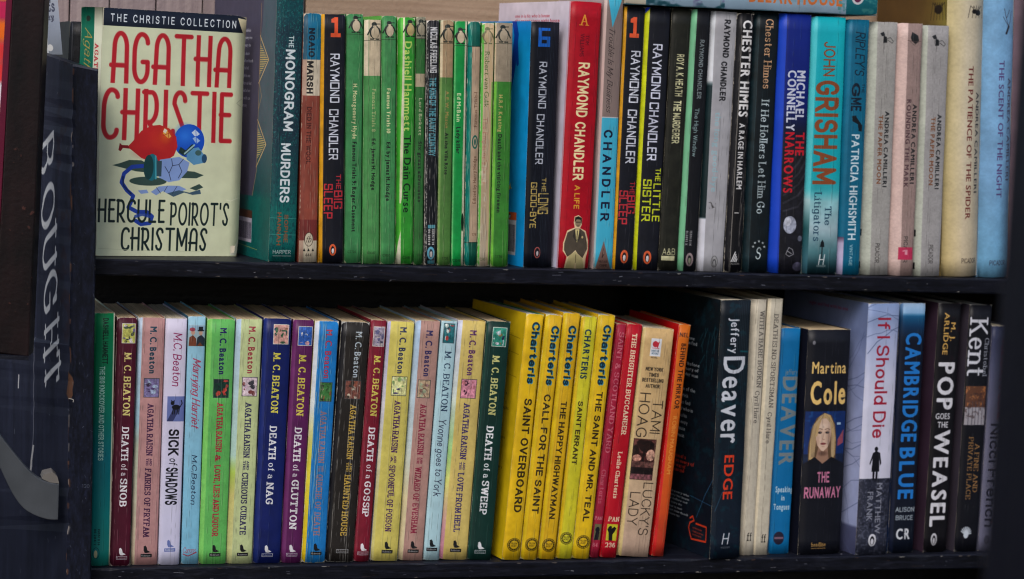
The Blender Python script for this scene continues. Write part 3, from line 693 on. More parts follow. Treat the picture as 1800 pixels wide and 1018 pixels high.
def raisin(words, bg, ncol, tcol, yn, yp, y1, y2, pc, seed, xc=26, strip_=None, stops=None, join='AND THE', px=None, birdc=(28, 30, 34), bb=None, wear=.25, nobird=False, ctr=None, wcol=(214, 206, 190), lines=3, nf='sansx'):
    def f(a):
        if strip_ or stops: band(a, strip_[0], strip_[1], strip_[2] if len(strip_) > 2 else None, stops)
        a.text('M. C. Beaton', yn[0], yn[1], xc + 1.5, 11.5, ncol, nf); pic(a, (px or (xc - 13, xc + 15))[0], yp[0], (px or (xc - 13, xc + 15))[1], yp[1], pc, seed, (60, 66, 72))
        a.text('AGATHA RAISIN', y1[0], y1[1], xc + .5, 11.5, tcol, 'serifb')
        if ' ' in join:
            p, q = join.split(); a.text(p, y1[1] + 4, y2[0] - 4, xc + 3.6, 4.4, tcol, 'serifb'); a.text(q, y1[1] + 4, y2[0] - 4, xc - 2.6, 4.4, tcol, 'serifb')
        else: a.text(join, y1[1] + 4, y2[0] - 4, xc, 10, tcol, 'serifb')
        a.text(words, y2[0], y2[1], xc - .5, 11.5, tcol, 'serifb')
        if nobird: a.rect(xc - 12, 966, xc + 10, 973, (150, 152, 156)); a.rect(xc - 11, 967, xc + 9, 972, bg); a.htext('Robinson', xc - 9, xc + 7, 969.5, 3, (170, 170, 176), 'sans')
        else: bird(a, xc + 1, (a.y1 - 34), birdc, bb or birdc)
        a.mottle(.07, 28); a.mottle(.04, 4); a.wear(wear, wcol, lines)
    return f
def art_sick(a):
    a.vgrad(0, a.w, [(558, (206, 200, 226)), (990, (196, 196, 228))]); a.text('M.C. Beaton', 583, 677, 23, 15, (146, 22, 84), 'hand'); a.rect(0, 694, a.w, 738, (98, 112, 178))
    a.rect(0, 694, 7, 738, (198, 194, 226)); K = (18, 20, 30); a.poly([(7, 738), (18, 716), (30, 716), (18, 738)], (54, 62, 110)); a.ell(23, 713, 7.5, 4.4, K); a.ell(16.5, 706, 3.4, 3.4, K); a.poly([(14, 705), (14, 700), (17, 703)], K); a.poly([(17, 703), (20, 700), (20, 706)], K)
    for x in (18, 21, 26, 29): a.line([(x, 714), (x - 1, 725)], 1.7, K)
    a.line([(30, 713), (34, 706), (32, 701)], 1.6, K)
    a.text('SICK', 752, 799, 21, 19, K, 'bold'); a.text('of', 803, 816, 22, 15, K, 'hand'); a.text('SHADOWS', 819, 885, 19.5, 22, K, 'bold'); bird(a, 20, 947, (96, 112, 178)); a.wear(.12, (226, 226, 236), 1)
def art_harriet(a):
    a.vgrad(0, a.w, [(555, (140, 190, 214)), (800, (124, 186, 216)), (990, (112, 180, 214))]); a.rect(1, 570, a.w - 1, 607, (150, 178, 190)); a.rect(1, 571, a.w - 1, 580, (126, 164, 190))
    a.poly([(2, 607), (3, 592), (9, 588), (15, 594), (16, 607)], (122, 62, 40)); a.poly([(15, 607), (17, 592), (24, 587), (31, 594), (31, 607)], (40, 52, 64)); a.poly([(16, 607), (22, 600), (28, 607)], (110, 60, 40))
    a.ell(9, 583, 3.6, 4.4, (190, 150, 130)); a.ell(8, 578, 5, 3.4, (150, 50, 70)); a.ell(23, 584, 3.4, 4.2, (190, 150, 130)); a.rect(19, 573, 27, 580, (24, 28, 34)); a.rect(17.5, 579, 29, 581, (24, 28, 34))
    a.text('Marrying Harriet', 628, 752, 18, 14, (176, 58, 92), 'script'); a.text('Marrying Harriet', 628.7, 752.7, 18.4, 14, (176, 58, 92), 'script'); a.text('M.C.Beaton', 798, 886, 19, 9.5, (34, 54, 84), 'hand')
    a.htext('Canons', 3, 27, 966, 10, (176, 44, 66), 'script'); a.line([(3, 973), (12, 976), (27, 970)], 1.6, (176, 44, 66)); a.mottle(.05, 12); a.wear(.2, (200, 220, 230), 2)
def art_yvonne(a):
    pic(a, 4, 571, 25, 606, [(30, 110, 120), (30, 110, 120), (180, 60, 60), (200, 206, 200), (30, 60, 70)], 5, (70, 80, 90)); a.text('M. C. BEATON', 619, 727, 16.5, 12, (40, 62, 90), 'roman'); a.text('Yvonne goes to York', 740, 875, 15.5, 13, (44, 46, 74), 'hand')
    bird(a, 14, 951, (24, 28, 34)); a.mottle(.05, 20); a.wear(.2, (214, 224, 226), 2)
def charteris(title, yn, yt, cap, xc=17, strip_=(6, 6), nf='bold', ncap=14, ly=962, lr=11.5, bg=(222, 178, 12), xl=None, wear=.25):
    def f(a):
        if strip_: band(a, strip_[0], strip_[1], (214, 180, 10)); a.rect(strip_[0] - .4, 540, strip_[0] + .6, 1000, (180, 140, 10), .4)
        if nf == 'bold':
            a.text('Charteris', yn[0] + 1.3, yn[1] + 1.3, xc + 1.8, ncap, (40, 140, 180), 'bold'); a.text('Charteris', yn[0], yn[1], xc + .6, ncap, (8, 48, 66), 'bold')
        else: a.text('CHARTERIS', yn[0], yn[1], xc, ncap, (10, 54, 80), 'sansx')
        a.text(title, yt[0], yt[1], xc, cap, (52, 42, 18), 'bold')
        c = xl or xc; K = (52, 44, 14); a.ell(c, ly, lr, lr, K); a.ell(c, ly, lr - 1, lr - 1, bg)
        a.ell(c, ly, lr - 1.8, lr - 1.8, K)
        for k in range(16):
            t = k / 16 * 6.283; a.line([(c + (lr - 3.6) * math.cos(t), ly + (lr - 3.6) * math.sin(t)), (c + (lr - 2) * math.cos(t + .08), ly + (lr - 2) * math.sin(t + .08))], 1, bg, .7)
        a.ell(c, ly, lr - 4.6, lr - 4.6, bg); a.htext('YELLOW', c - 6, c + 6, ly - 2, 3, K, 'sansb'); a.htext('JACKET', c - 5, c + 5, ly + 2, 3, K, 'sansb'); a.mottle(.09, 20); a.wear(wear, (222, 212, 160), 2)
    return f
def back_overboard(a):
    w = a.w; a.vgrad(0, w, [(540, (226, 190, 10)), (987, (224, 190, 6))]); r = random.Random(3)
    for y in (600, 628, 668): a.line([(w - 240, y - 6), (w - 90, y), (w - 20, y + 3)], 1, (110, 90, 20), .7)
    blurb(a, w - 230, w - 40, 690, 12, 13, (90, 76, 24), 9, 5); blurb(a, w - 230, w - 60, 860, 7, 14, (90, 76, 24), 11, 5)
def art_scotland(a):
    a.text('SAINT & SCOTLAND YARD', 585, 797, 10, 9.5, (206, 104, 122), 'serif'); a.text('Charteris', 826, 886, 8, 8, (196, 90, 110), 'serif'); a.htext('PAN', 1, 16, 912, 6, (196, 120, 130), 'serifb'); a.rect(3, 922, 16, 950, (110, 106, 70)); a.ell(9, 932, 4, 5, BLK); a.poly([(4, 950), (6, 936), (13, 936), (12, 950)], BLK); a.htext('84', 3, 13, 959, 7, (206, 104, 122), 'serifb'); a.mottle(.08, 18); a.wear(.3, (200, 110, 120), 2)
def art_brighter(a):
    C = (226, 206, 170); a.text('THE BRIGHTER BUCCANEER', 587, 766, 15, 9, C, 'serifb'); a.text('Leslie Charteris', 794, 877, 13.5, 8, C, 'serifb'); a.htext('PAN', 5, 26, 913, 8.5, C, 'serifb')
    a.rect(5, 922, 24, 951, (196, 190, 30)); a.poly([(10, 951), (9, 938), (6, 932), (8, 927), (13, 930), (18, 926), (22, 929), (19, 936), (16, 940), (17, 951)], (22, 20, 22)); a.ell(11, 928, 2.6, 2.8, (22, 20, 22)); a.htext('236', 5, 24, 959, 8.5, C, 'serifb'); a.mottle(.06, 20); a.wear(.2, (226, 150, 130), 2)
def art_tami(a):
    a.vgrad(0, a.w, [(578, (200, 164, 108)), (700, (198, 164, 112)), (850, (194, 164, 130)), (978, (182, 152, 134))]); band(a, 4, 6, (206, 182, 120))
    K = (44, 36, 30); a.rect(16, 596, 34.5, 627, (206, 208, 216)); a.ell(24, 606, 5, 5.4, (196, 40, 60)); a.line([(28, 611), (30, 602)], 2, (196, 40, 60)); a.line([(19, 613), (31, 613)], 1, (196, 60, 80)); a.htext('BANTAM', 18.5, 32, 618, 3.4, (40, 80, 110), 'sansb'); a.htext('BOOKS', 19.5, 31, 622.5, 3.4, (40, 80, 110), 'sansb'); a.htext('NOVEL', 19, 31, 629.5, 3, K, 'plain')
    for t, y, x0, x1 in (('NEW YORK', 650, 12, 44), ('TIMES', 660, 19, 37), ('BESTSELLING', 669.5, 8, 47), ('AUTHOR', 679.5, 15, 41)): a.htext(t, x0, x1, y, 6.8, K, 'black')
    a.text('TAMI', 703, 762, 41, 19, K, 'light'); a.text('HOAG', 692, 770, 17, 19, K, 'light')
    a.rect(5, 772, 46, 844, (60, 26, 26)); a.rect(6, 773, 45, 797, (92, 52, 48)); a.poly([(6, 786), (14, 780), (18, 796), (12, 806), (6, 806)], (40, 22, 20)); a.ell(30, 785, 14, 11, (36, 20, 18)); a.ell(20, 780, 9, 7, (42, 22, 20)); a.ell(38, 800, 8, 10, (190, 140, 120)); a.ell(14, 806, 8, 6, (176, 120, 104)); a.line([(26, 790), (25, 812)], 4, (30, 16, 16)); a.rect(6, 812, 45, 822, (96, 60, 56)); a.rect(6, 822, 45, 834, (30, 18, 20)); a.rect(6, 834, 45, 843, (120, 70, 76)); a.mottle(.5, 4, x0=6, x1=45, y0=773, y1=843)
    a.text("LUCKY'S", 848, 941, 40, 18, K, 'light'); a.text('LADY', 866, 925, 18.5, 18, K, 'light'); a.mottle(.05, 5); a.mottle(.05, 26); a.wear(.3, (216, 190, 160), 3)
def art_nel(a):
    a.vgrad(0, a.w, [(569, (214, 104, 14)), (800, (206, 92, 16)), (900, (206, 70, 24)), (976, (190, 44, 34))]); K = (60, 26, 12); a.htext('NEL', 3, 19, 588, 7.5, K, 'sansx'); a.text('BEHIND THE MIRROR', 603, 718, 12.5, 8.5, K, 'sansx'); a.text('ROBIN MAUGHAM', 730, 832, 12, 7, (226, 136, 50), 'sansb')
    band(a, 1, 5, (206, 30, 30)); a.mottle(.06, 20); a.wear(.2, (230, 160, 110), 2)
def art_edge(a):
    a.vgrad(0, a.w, [(534, (16, 26, 36)), (700, (14, 30, 42)), (987, (20, 32, 50))]); a.mottle(.5, 10, (10, 60, 74), thr=.6); W = (196, 200, 214)
    a.text('Jeffery', 566, 628, 26, 14.5, W, 'sansb'); a.text('Deaver', 633, 786, 27, 37, W, 'sansb'); O = (228, 58, 26); a.text('EDGE', 806, 885, 26, 16.5, O, 'sansb')
    a.htext('H', 19, 33, 954, 18, W, 'hand'); a.htext('HODDER', 18, 34, 969.5, 3, (120, 124, 134), 'plain')
    for k in range(7):
        x = 30 + k * 3.2; a.line([(x + 2, 536), (x + 1, 640 + k * 20)], .5, (80, 92, 100), .6)
    a.line([(4, 905), (16, 872), (20, 868)], 1, (50, 100, 130), .7); a.line([(38, 624), (52, 625)], 3, (10, 96, 106), .7); a.wear(.12, (90, 110, 124), 2)
def back_edge(a):
    w = a.w; a.vgrad(0, w, [(520, (10, 26, 34)), (987, (18, 28, 44))]); a.mottle(.5, 16, (10, 54, 68), thr=.55); a.mottle(.4, 14, (46, 24, 34), thr=.66)
    r = random.Random(5)
    for k in range(12):
        x, y = w - r.uniform(10, 70), r.uniform(580, 640); a.line([(x, y), (x + r.uniform(-24, 6), y + r.uniform(10, 40))], 1, (36, 110, 130), .7)
    a.line([(w - 4, 850), (w - 30, 880), (w - 60, 925)], 1.6, (46, 104, 150), .8); a.line([(w - 90, 890), (w - 4, 896)], 1, (46, 104, 150), .8)
    W = (176, 186, 198); blurb(a, w - 250, w - 76, 612, 2, 9, W, 3, 6); blurb(a, w - 250, w - 66, 658, 3, 9.5, W, 4, 6); blurb(a, w - 250, w - 80, 704, 8, 12, W, 6, 6.5); blurb(a, w - 250, w - 74, 826, 4, 8.5, (220, 52, 26), 7, 6.5); blurb(a, w - 250, w - 90, 892, 7, 7, W, 8, 4)
    O = (226, 60, 26); a.line([(w - 84, 930), (w - 74, 925), (w - 68, 932), (w - 84, 938), (w - 88, 948), (w - 76, 966), (w - 20, 962), (w - 20, 936), (w - 60, 936)], 3.2, O); blurb(a, w - 72, w - 26, 945, 3, 6, O, 9, 3.4)
def art_bodkin(a):
    band(a, 10, 7, (206, 196, 176)); K = (84, 78, 76); a.text('WITH A BARE BODKIN', 549, 686, 18.5, 8.5, K, 'roman'); a.text('Cyril Hare', 690, 747, 16.5, 8, K, 'serif'); a.htext('ff', 11, 20, 947, 15, (40, 36, 36), 'serifb'); a.mottle(.05, 5); a.wear(.15, (222, 214, 196), 2)
def art_sportsman(a):
    band(a, 5, 4, (210, 198, 172)); K = (84, 78, 76); a.text('DEATH IS NO SPORTSMAN', 554, 720, 15.5, 8.5, K, 'roman'); a.text('Cyril Hare', 727, 782, 14.5, 8, K, 'serif'); a.htext('ff', 13, 22, 949, 15, (40, 36, 36), 'serifb'); a.mottle(.05, 5); a.wear(.15, (222, 214, 196), 2)
def art_tongues(a):
    G = (110, 124, 132); a.htext('jeffery', 14, 36, 653, 9, G, 'sansb'); a.text('DEAVER', 661, 816, 24, 27, G, 'sansx')
    W = (176, 200, 216); a.htext('Speaking', 7, 38, 859, 10, W, 'sansx'); a.htext('in', 18, 24, 874, 9, W, 'sansx'); a.htext('Tongues', 5, 34, 890, 10, W, 'sansx'); a.ell(17, 945, 9.5, 11.5, (40, 34, 56)); a.rect(9, 943, 25, 946.5, (120, 90, 110)); a.wear(.08, lines=1)
def art_martina(a):
    Y = (226, 186, 106); a.htext('Martina', 9, 70, 644, 20, Y, 'sansb'); a.htext('Cole', 8, 71, 688, 38, Y, 'sansx')
    a.rect(1, 720, 72, 812, (14, 46, 110)); a.mottle(.5, 12, (30, 90, 160), thr=.6, x0=1, x1=72, y0=720, y1=812); a.rect(57, 740, 64, 744, (150, 180, 214)); a.poly([(60, 770), (70, 752), (70, 776), (60, 782)], (150, 70, 90)); a.rect(1, 795, 72, 812, (20, 22, 34), .6)
    H1, H2, H3, SK = (186, 154, 104), (96, 72, 50), (216, 190, 146), (208, 176, 154)
    a.poly([(9, 812), (8, 784), (12, 752), (20, 732), (33, 722), (46, 727), (54, 744), (58, 776), (57, 806), (50, 812)], H2)
    a.poly([(10, 804), (11, 772), (16, 744), (25, 729), (34, 723), (44, 727), (52, 744), (56, 770), (56, 796), (52, 806), (48, 786), (48, 760), (44, 742), (36, 731), (27, 742), (22, 762), (20, 790), (16, 806)], H1)
    for k in range(16):
        t = k / 15.; a.line([(33, 724), (24 - 10 * t, 742 + 3 * k % 7), (20 - 8 * t, 772), (20 - 7 * t, 800)], .7, H3 if k % 2 else H2, .55)
        a.line([(36, 725), (44 + 7 * t, 744), (48 + 6 * t, 772), (49 + 5 * t, 800)], .7, H3 if k % 3 else H2, .5)
    a.poly([(26, 782), (42, 782), (46, 812), (20, 812)], (150, 112, 92)); a.ell(34, 794, 11, 6, (84, 58, 48), .7, .7)
    a.poly([(21, 758), (23, 742), (30, 733), (37, 732), (44, 740), (47, 756), (46, 772), (42, 783), (35, 790), (31, 789), (24, 780), (21, 768)], SK)
    a.ell(44, 766, 8, 22, (140, 104, 86), .55, .9); a.ell(24, 772, 5, 14, (170, 130, 110), .5, .9); a.ell(33, 746, 9, 7, (226, 200, 180), .7, .9); a.ell(29, 770, 4, 4, (222, 180, 160), .5, .9)
    for x in (27.2, 40.2):
        a.ell(x, 756.5, 5, 3.6, (120, 86, 74), .75, .8); a.ell(x, 757.5, 3.5, 1.7, (52, 40, 40)); a.ell(x + .2, 757.4, 1.4, 1.4, (16, 20, 28)); a.ell(x + .8, 756.8, .5, .5, (190, 190, 200)); a.line([(x - 4, 751.8), (x, 750.2), (x + 4.2, 752)], 1.1, (84, 58, 42), .9)
    a.line([(34.6, 757), (33.4, 766), (32.2, 768.5)], .8, (150, 112, 94), .8); a.ell(34.4, 769.4, 3, 1.3, (140, 98, 82), .8, .8); a.ell(34, 777, 5, 2.0, (150, 70, 74)); a.line([(29.6, 776.8), (34, 777.4), (38.6, 776.6)], .7, (84, 36, 40)); a.ell(34, 782, 4, 1.4, (150, 112, 94), .6, .8)
    a.poly([(20, 764), (22, 744), (32, 727), (26, 744), (23, 764)], H1); a.poly([(49, 768), (47, 744), (36, 727), (44, 738), (51, 756)], H1)
    a.poly([(1, 812), (20, 800), (34, 812), (50, 800), (72, 812)], (18, 20, 30))
    P = (196, 112, 150); a.htext('THE', 26, 48, 836, 19, P, 'bold'); a.htext('RUNAWAY', 5, 70, 863, 20, P, 'bold'); a.htext('headline', 21, 47, 955, 7, (186, 142, 76), 'serifb'); a.rect(21, 961, 47, 962, (186, 142, 76))
    a.ell(10, 600, 2.5, 3.5, (110, 110, 120)); a.mottle(.2, 9, (40, 44, 60), thr=.75); a.wear(.15, (120, 122, 134), 3)
def branches(a, x0, x1, y0, y1, n, seed, col=(78, 92, 130)):
    r = random.Random(seed)
    for _ in range(n):
        x, y = r.choice((x0, x1)), r.uniform(y0, y1); P = [(x, y)]; s = 1 if x == x0 else -1; ang = r.uniform(-.9, .6)
        for k in range(6):
            x += s * (x1 - x0) * .2 * math.cos(ang); y += (x1 - x0) * .24 * math.sin(ang); ang += r.uniform(-.4, .4); P.append((x, y))
        a.line(P, r.uniform(.6, 1.6), col, .75)
def art_die(a):
    a.vgrad(0, a.w, [(535, (118, 140, 186)), (600, (160, 172, 212)), (680, (196, 198, 224)), (842, (198, 198, 220))]); branches(a, 0, 56, 535, 600, 5, 2); a.text('If I Should Die', 560, 771, 29, 23, (166, 26, 54), 'plain')
    a.rect(0, 842, a.w, 990, (44, 48, 66)); a.mottle(.7, 3, (92, 96, 118), thr=.55, y0=842, y1=990); a.mottle(.6, 6, (22, 24, 36), thr=.5, y0=842, y1=930)
    K = (20, 20, 30); a.ell(26, 790, 3.2, 4, K); a.poly([(20, 797), (26, 793), (33, 797), (36, 815), (34, 820), (32, 806), (33, 830), (19, 830), (20, 806), (16, 818), (15, 815)], K); a.rect(21.5, 828, 25, 845, K); a.rect(27, 828, 30.5, 845, K)
    C = (128, 132, 150); a.text('MATTHEW', 850, 940, 35, 9.5, C, 'sansb'); a.text('FRANK', 865, 917, 20, 10, C, 'sansb'); a.ell(27, 951, 7, 11, (206, 208, 220)); a.ell(27, 952, 4, 8, K); a.ell(27, 954, 2.6, 5.6, (206, 208, 220)); a.wear(.1, (210, 214, 226), 1)
def back_die(a):
    w = a.w; a.vgrad(0, w, [(520, (96, 116, 164)), (640, (138, 152, 204)), (800, (168, 178, 224)), (925, (160, 172, 220)), (930, (86, 92, 132)), (980, (66, 70, 104))]); branches(a, w - 160, w, 545, 900, 20, 8, (84, 98, 146)); blurb(a, w - 220, w - 55, 552, 1, 10, (150, 40, 90), 3, 6); blurb(a, w - 220, w - 60, 700, 2, 14, (60, 64, 96), 4, 6)
def art_camb(a):
    a.vgrad(0, a.w, [(533, (150, 180, 216)), (550, (116, 160, 204)), (556, (16, 92, 142)), (575, (8, 52, 92)), (600, (12, 22, 44)), (971, (14, 22, 40))]); B = (22, 116, 206)
    a.text('CAMBRIDGE', 585, 776, 26, 26, B, 'sansx'); a.text('BLUE', 786, 877, 25, 26, B, 'sansx'); W = (160, 172, 184); a.htext('ALISON', 9, 43, 895, 8.5, W, 'plain'); a.htext('BRUCE', 10, 41, 909.5, 8.5, W, 'plain'); a.htext('CR', 12, 37, 938.5, 18, (196, 200, 210), 'sansx'); a.text('CRIME', 929, 949, 26, 3.4, (20, 22, 40), 'sansx')
    band(a, 4, 7, None, [(533, (100, 140, 190)), (560, (10, 60, 100)), (600, (16, 26, 50)), (971, (20, 30, 56))]); a.wear(.08, lines=1)
def art_weasel(a):
    a.mottle(.5, 8, (84, 14, 30), thr=.7, x0=22, y1=640); G = (206, 160, 80); a.text('M. J.', 569, 602, 27.5, 8, G, 'sansb'); a.text('ARLIDGE', 552, 626, 15, 8.5, G, 'sansb'); W = (204, 204, 214)
    a.text('POP', 639, 722, 20, 27, W, 'sansx'); a.htext('GOES', 6, 31, 733, 10, W, 'sansb'); a.htext('THE', 10, 29, 748, 10, W, 'sansb'); a.text('WEASEL', 757, 928, 20.5, 25, W, 'sansx'); a.ell(16.5, 950, 5.6, 11, (190, 190, 200)); a.ell(16.5, 951, 3.2, 8, (24, 20, 30)); a.ell(16.5, 953, 2, 5.6, (190, 190, 200)); a.wear(.15, (120, 116, 126), 2)
def art_kent(a):
    W = (196, 198, 212); a.text('Kent', 557, 661, 18, 32, W, 'serif'); a.text('Christobel', 594, 662, 34, 8, (140, 144, 160), 'serif')
    a.rect(2, 678, 38, 746, (96, 60, 44)); a.rect(2, 715, 38, 746, (150, 146, 156)); a.mottle(.8, 6, (176, 110, 60), thr=.55, x0=2, x1=38, y0=679, y1=712); a.mottle(.6, 4, (60, 40, 40), thr=.55, x0=2, x1=38, y0=690, y1=735)
    for x in (8, 14, 20, 26, 32): a.rect(x, 704, x + .9, 746, (70, 66, 80))
    C = (146, 106, 62); a.text('A FINE AND', 778, 865, 29, 8.5, C, 'serif'); a.text('PRIVATE PLACE', 766, 877, 17, 8.5, C, 'serif')
    for k in range(9): t = math.radians(-160 + k * 20); a.line([(18, 940), (18 + 9 * math.cos(t), 937 + 11 * math.sin(t))], 1.8, (186, 196, 210))
    a.ell(18, 940, 4.5, 6, (186, 196, 210)); a.wear(.08, lines=1)
def art_nicci(a): a.vgrad(0, a.w, [(569, (46, 52, 86)), (640, (76, 80, 112)), (760, (104, 104, 130)), (960, (100, 100, 126))]); a.text("TUESDAY'S GONE", 590, 733, 23, 9, (110, 34, 56), 'sansb'); a.text('Nicci French', 740, 922, 18, 19, (30, 30, 48), 'plain'); a.ell(14, 944, 5, 8, (70, 70, 90))

# ------------------------------------------------------------------ materials
def N(nt, t, **k):
    n = nt.nodes.new(t)
    for a, v in k.items(): setattr(n, a, v)
    return n
def new_mat(name):
    m = bpy.data.materials.new(name); m.use_nodes = True
    return m, m.node_tree, m.node_tree.nodes['Principled BSDF']
def grime(nt, bs, src, amt=.12, scale=60., bump=.06, rough=(.36, .56)):
    tc = N(nt, 'ShaderNodeTexCoord'); n1 = N(nt, 'ShaderNodeTexNoise'); n1.inputs['Scale'].default_value = scale; n1.inputs['Detail'].default_value = 5
    nt.links.new(tc.outputs['Object'], n1.inputs['Vector'])
    mr = N(nt, 'ShaderNodeMapRange'); mr.inputs['From Min'].default_value = .3; mr.inputs['From Max'].default_value = .7; mr.inputs['To Min'].default_value = 1 - amt; mr.inputs['To Max'].default_value = 1 + amt * .4
    nt.links.new(n1.outputs['Fac'], mr.inputs['Value'])
    mx = N(nt, 'ShaderNodeMix', data_type='RGBA', blend_type='MULTIPLY'); mx.inputs['Factor'].default_value = 1
    nt.links.new(src, mx.inputs[6]); nt.links.new(mr.outputs[0], mx.inputs[7]); nt.links.new(mx.outputs[2], bs.inputs['Base Color'])
    r2 = N(nt, 'ShaderNodeMapRange'); r2.inputs['To Min'].default_value = rough[0]; r2.inputs['To Max'].default_value = rough[1]
    nt.links.new(n1.outputs['Fac'], r2.inputs['Value']); nt.links.new(r2.outputs[0], bs.inputs['Roughness'])
    n2 = N(nt, 'ShaderNodeTexNoise'); n2.inputs['Scale'].default_value = scale * 2.2; n2.inputs['Detail'].default_value = 3
    mp = N(nt, 'ShaderNodeMapping'); mp.inputs['Scale'].default_value = (2.2, 1, .35); nt.links.new(tc.outputs['Object'], mp.inputs['Vector']); nt.links.new(mp.outputs[0], n2.inputs['Vector'])
    bp = N(nt, 'ShaderNodeBump'); bp.inputs['Strength'].default_value = bump * 4; bp.inputs['Distance'].default_value = .0003
    nt.links.new(n2.outputs['Fac'], bp.inputs['Height']); nt.links.new(bp.outputs[0], bs.inputs['Normal'])
def print_mat(name, art, gloss=1.0):
    m, nt, bs = new_mat(name)
    t = N(nt, 'ShaderNodeTexImage'); t.image = art.image(name + '_print'); t.interpolation = 'Linear'; t.extension = 'EXTEND'
    grime(nt, bs, t.outputs['Color'], .10, 70)
    bs.inputs['Specular IOR Level'].default_value = .22 * gloss
    return m
def lin(c):
    c = tuple(v * (v + 1) / (v + 11.5) for v in c)
    return tuple(((v / 255) / 12.92 if v <= 10 else ((v / 255 + .055) / 1.055) ** 2.4) for v in c) + (1,)
_cm = {}
def card_mat(c):
    if c not in _cm:
        m, nt, bs = new_mat('cover_card'); rgb = N(nt, 'ShaderNodeRGB'); rgb.outputs[0].default_value = lin(c)
        grime(nt, bs, rgb.outputs[0], .16, 45); _cm[c] = m
        bs.inputs['Specular IOR Level'].default_value = .22
    return _cm[c]
def page_mat(name, c):
    m, nt, bs = new_mat(name)
    tc = N(nt, 'ShaderNodeTexCoord'); mp = N(nt, 'ShaderNodeMapping'); mp.inputs['Scale'].default_value = (2600, 14, 14)
    nz = N(nt, 'ShaderNodeTexNoise'); nz.inputs['Scale'].default_value = 1; nz.inputs['Detail'].default_value = 2
    nt.links.new(tc.outputs['Object'], mp.inputs['Vector']); nt.links.new(mp.outputs[0], nz.inputs['Vector'])
    cr = N(nt, 'ShaderNodeValToRGB'); a, b = lin(c), lin(tuple(int(v * .80) for v in c))
    cr.color_ramp.elements[0].position = .36; cr.color_ramp.elements[0].color = b; cr.color_ramp.elements[1].position = .56; cr.color_ramp.elements[1].color = a
    nt.links.new(nz.outputs['Fac'], cr.inputs['Fac']); nt.links.new(cr.outputs[0], bs.inputs['Base Color']); bs.inputs['Roughness'].default_value = .9; bs.inputs['Specular IOR Level'].default_value = .1
    bp = N(nt, 'ShaderNodeBump'); bp.inputs['Strength'].default_value = .5; bp.inputs['Distance'].default_value = .0003; nt.links.new(nz.outputs['Fac'], bp.inputs['Height']); nt.links.new(bp.outputs[0], bs.inputs['Normal'])
    return m
PAGE = {'tan': page_mat('aged_pages', (222, 198, 162)), 'cream': page_mat('cream_pages', (226, 214, 190)), 'white': page_mat('white_pages', (224, 224, 222))}
CARD = card_mat((196, 188, 170))

# ------------------------------------------------------------------ mesh helpers
def mesh_obj(name, verts, faces, mats, parent=None, uvs=None, midx=None, smooth=None):
    me = bpy.data.meshes.new(name); me.from_pydata([tuple(v) for v in verts], [], faces)
    for m in mats: me.materials.append(m)
    if midx: me.polygons.foreach_set('material_index', midx)
    if uvs:
        u = me.uv_layers.new(name='UVMap'); k = 0
        for fi, f in enumerate(faces):
            for q in uvs[fi]: u.data[k].uv = q; k += 1
    if smooth: me.polygons.foreach_set('use_smooth', smooth)
    me.validate(); me.update()
    o = bpy.data.objects.new(name, me); COL.objects.link(o)
    if parent: o.parent = parent
    return o
def box(name, x0, x1, y0, y1, z0, z1, mats, parent=None, bevel=0.0, seg=2):
    v = [(x0, y0, z0), (x1, y0, z0), (x1, y1, z0), (x0, y1, z0), (x0, y0, z1), (x1, y0, z1), (x1, y1, z1), (x0, y1, z1)]
    f = [(0, 3, 2, 1), (4, 5, 6, 7), (0, 1, 5, 4), (1, 2, 6, 5), (2, 3, 7, 6), (3, 0, 4, 7)]
    o = mesh_obj(name, v, f, mats, parent)
    if bevel:
        b = o.modifiers.new('bevel', 'BEVEL'); b.width = bevel; b.segments = seg; b.limit_method = 'ANGLE'
    return o
def tag(o, label=None, cat=None, group=None, kind=None):
    if label: o['label'] = label
    if cat: o['category'] = cat
    if group: o['group'] = group
    if kind: o['kind'] = kind
    return o
def empty(name, loc, rot=(0, 0, 0)):
    o = bpy.data.objects.new(name, None); COL.objects.link(o); o.location = loc; o.rotation_euler = rot; o.empty_display_size = .02
    return o

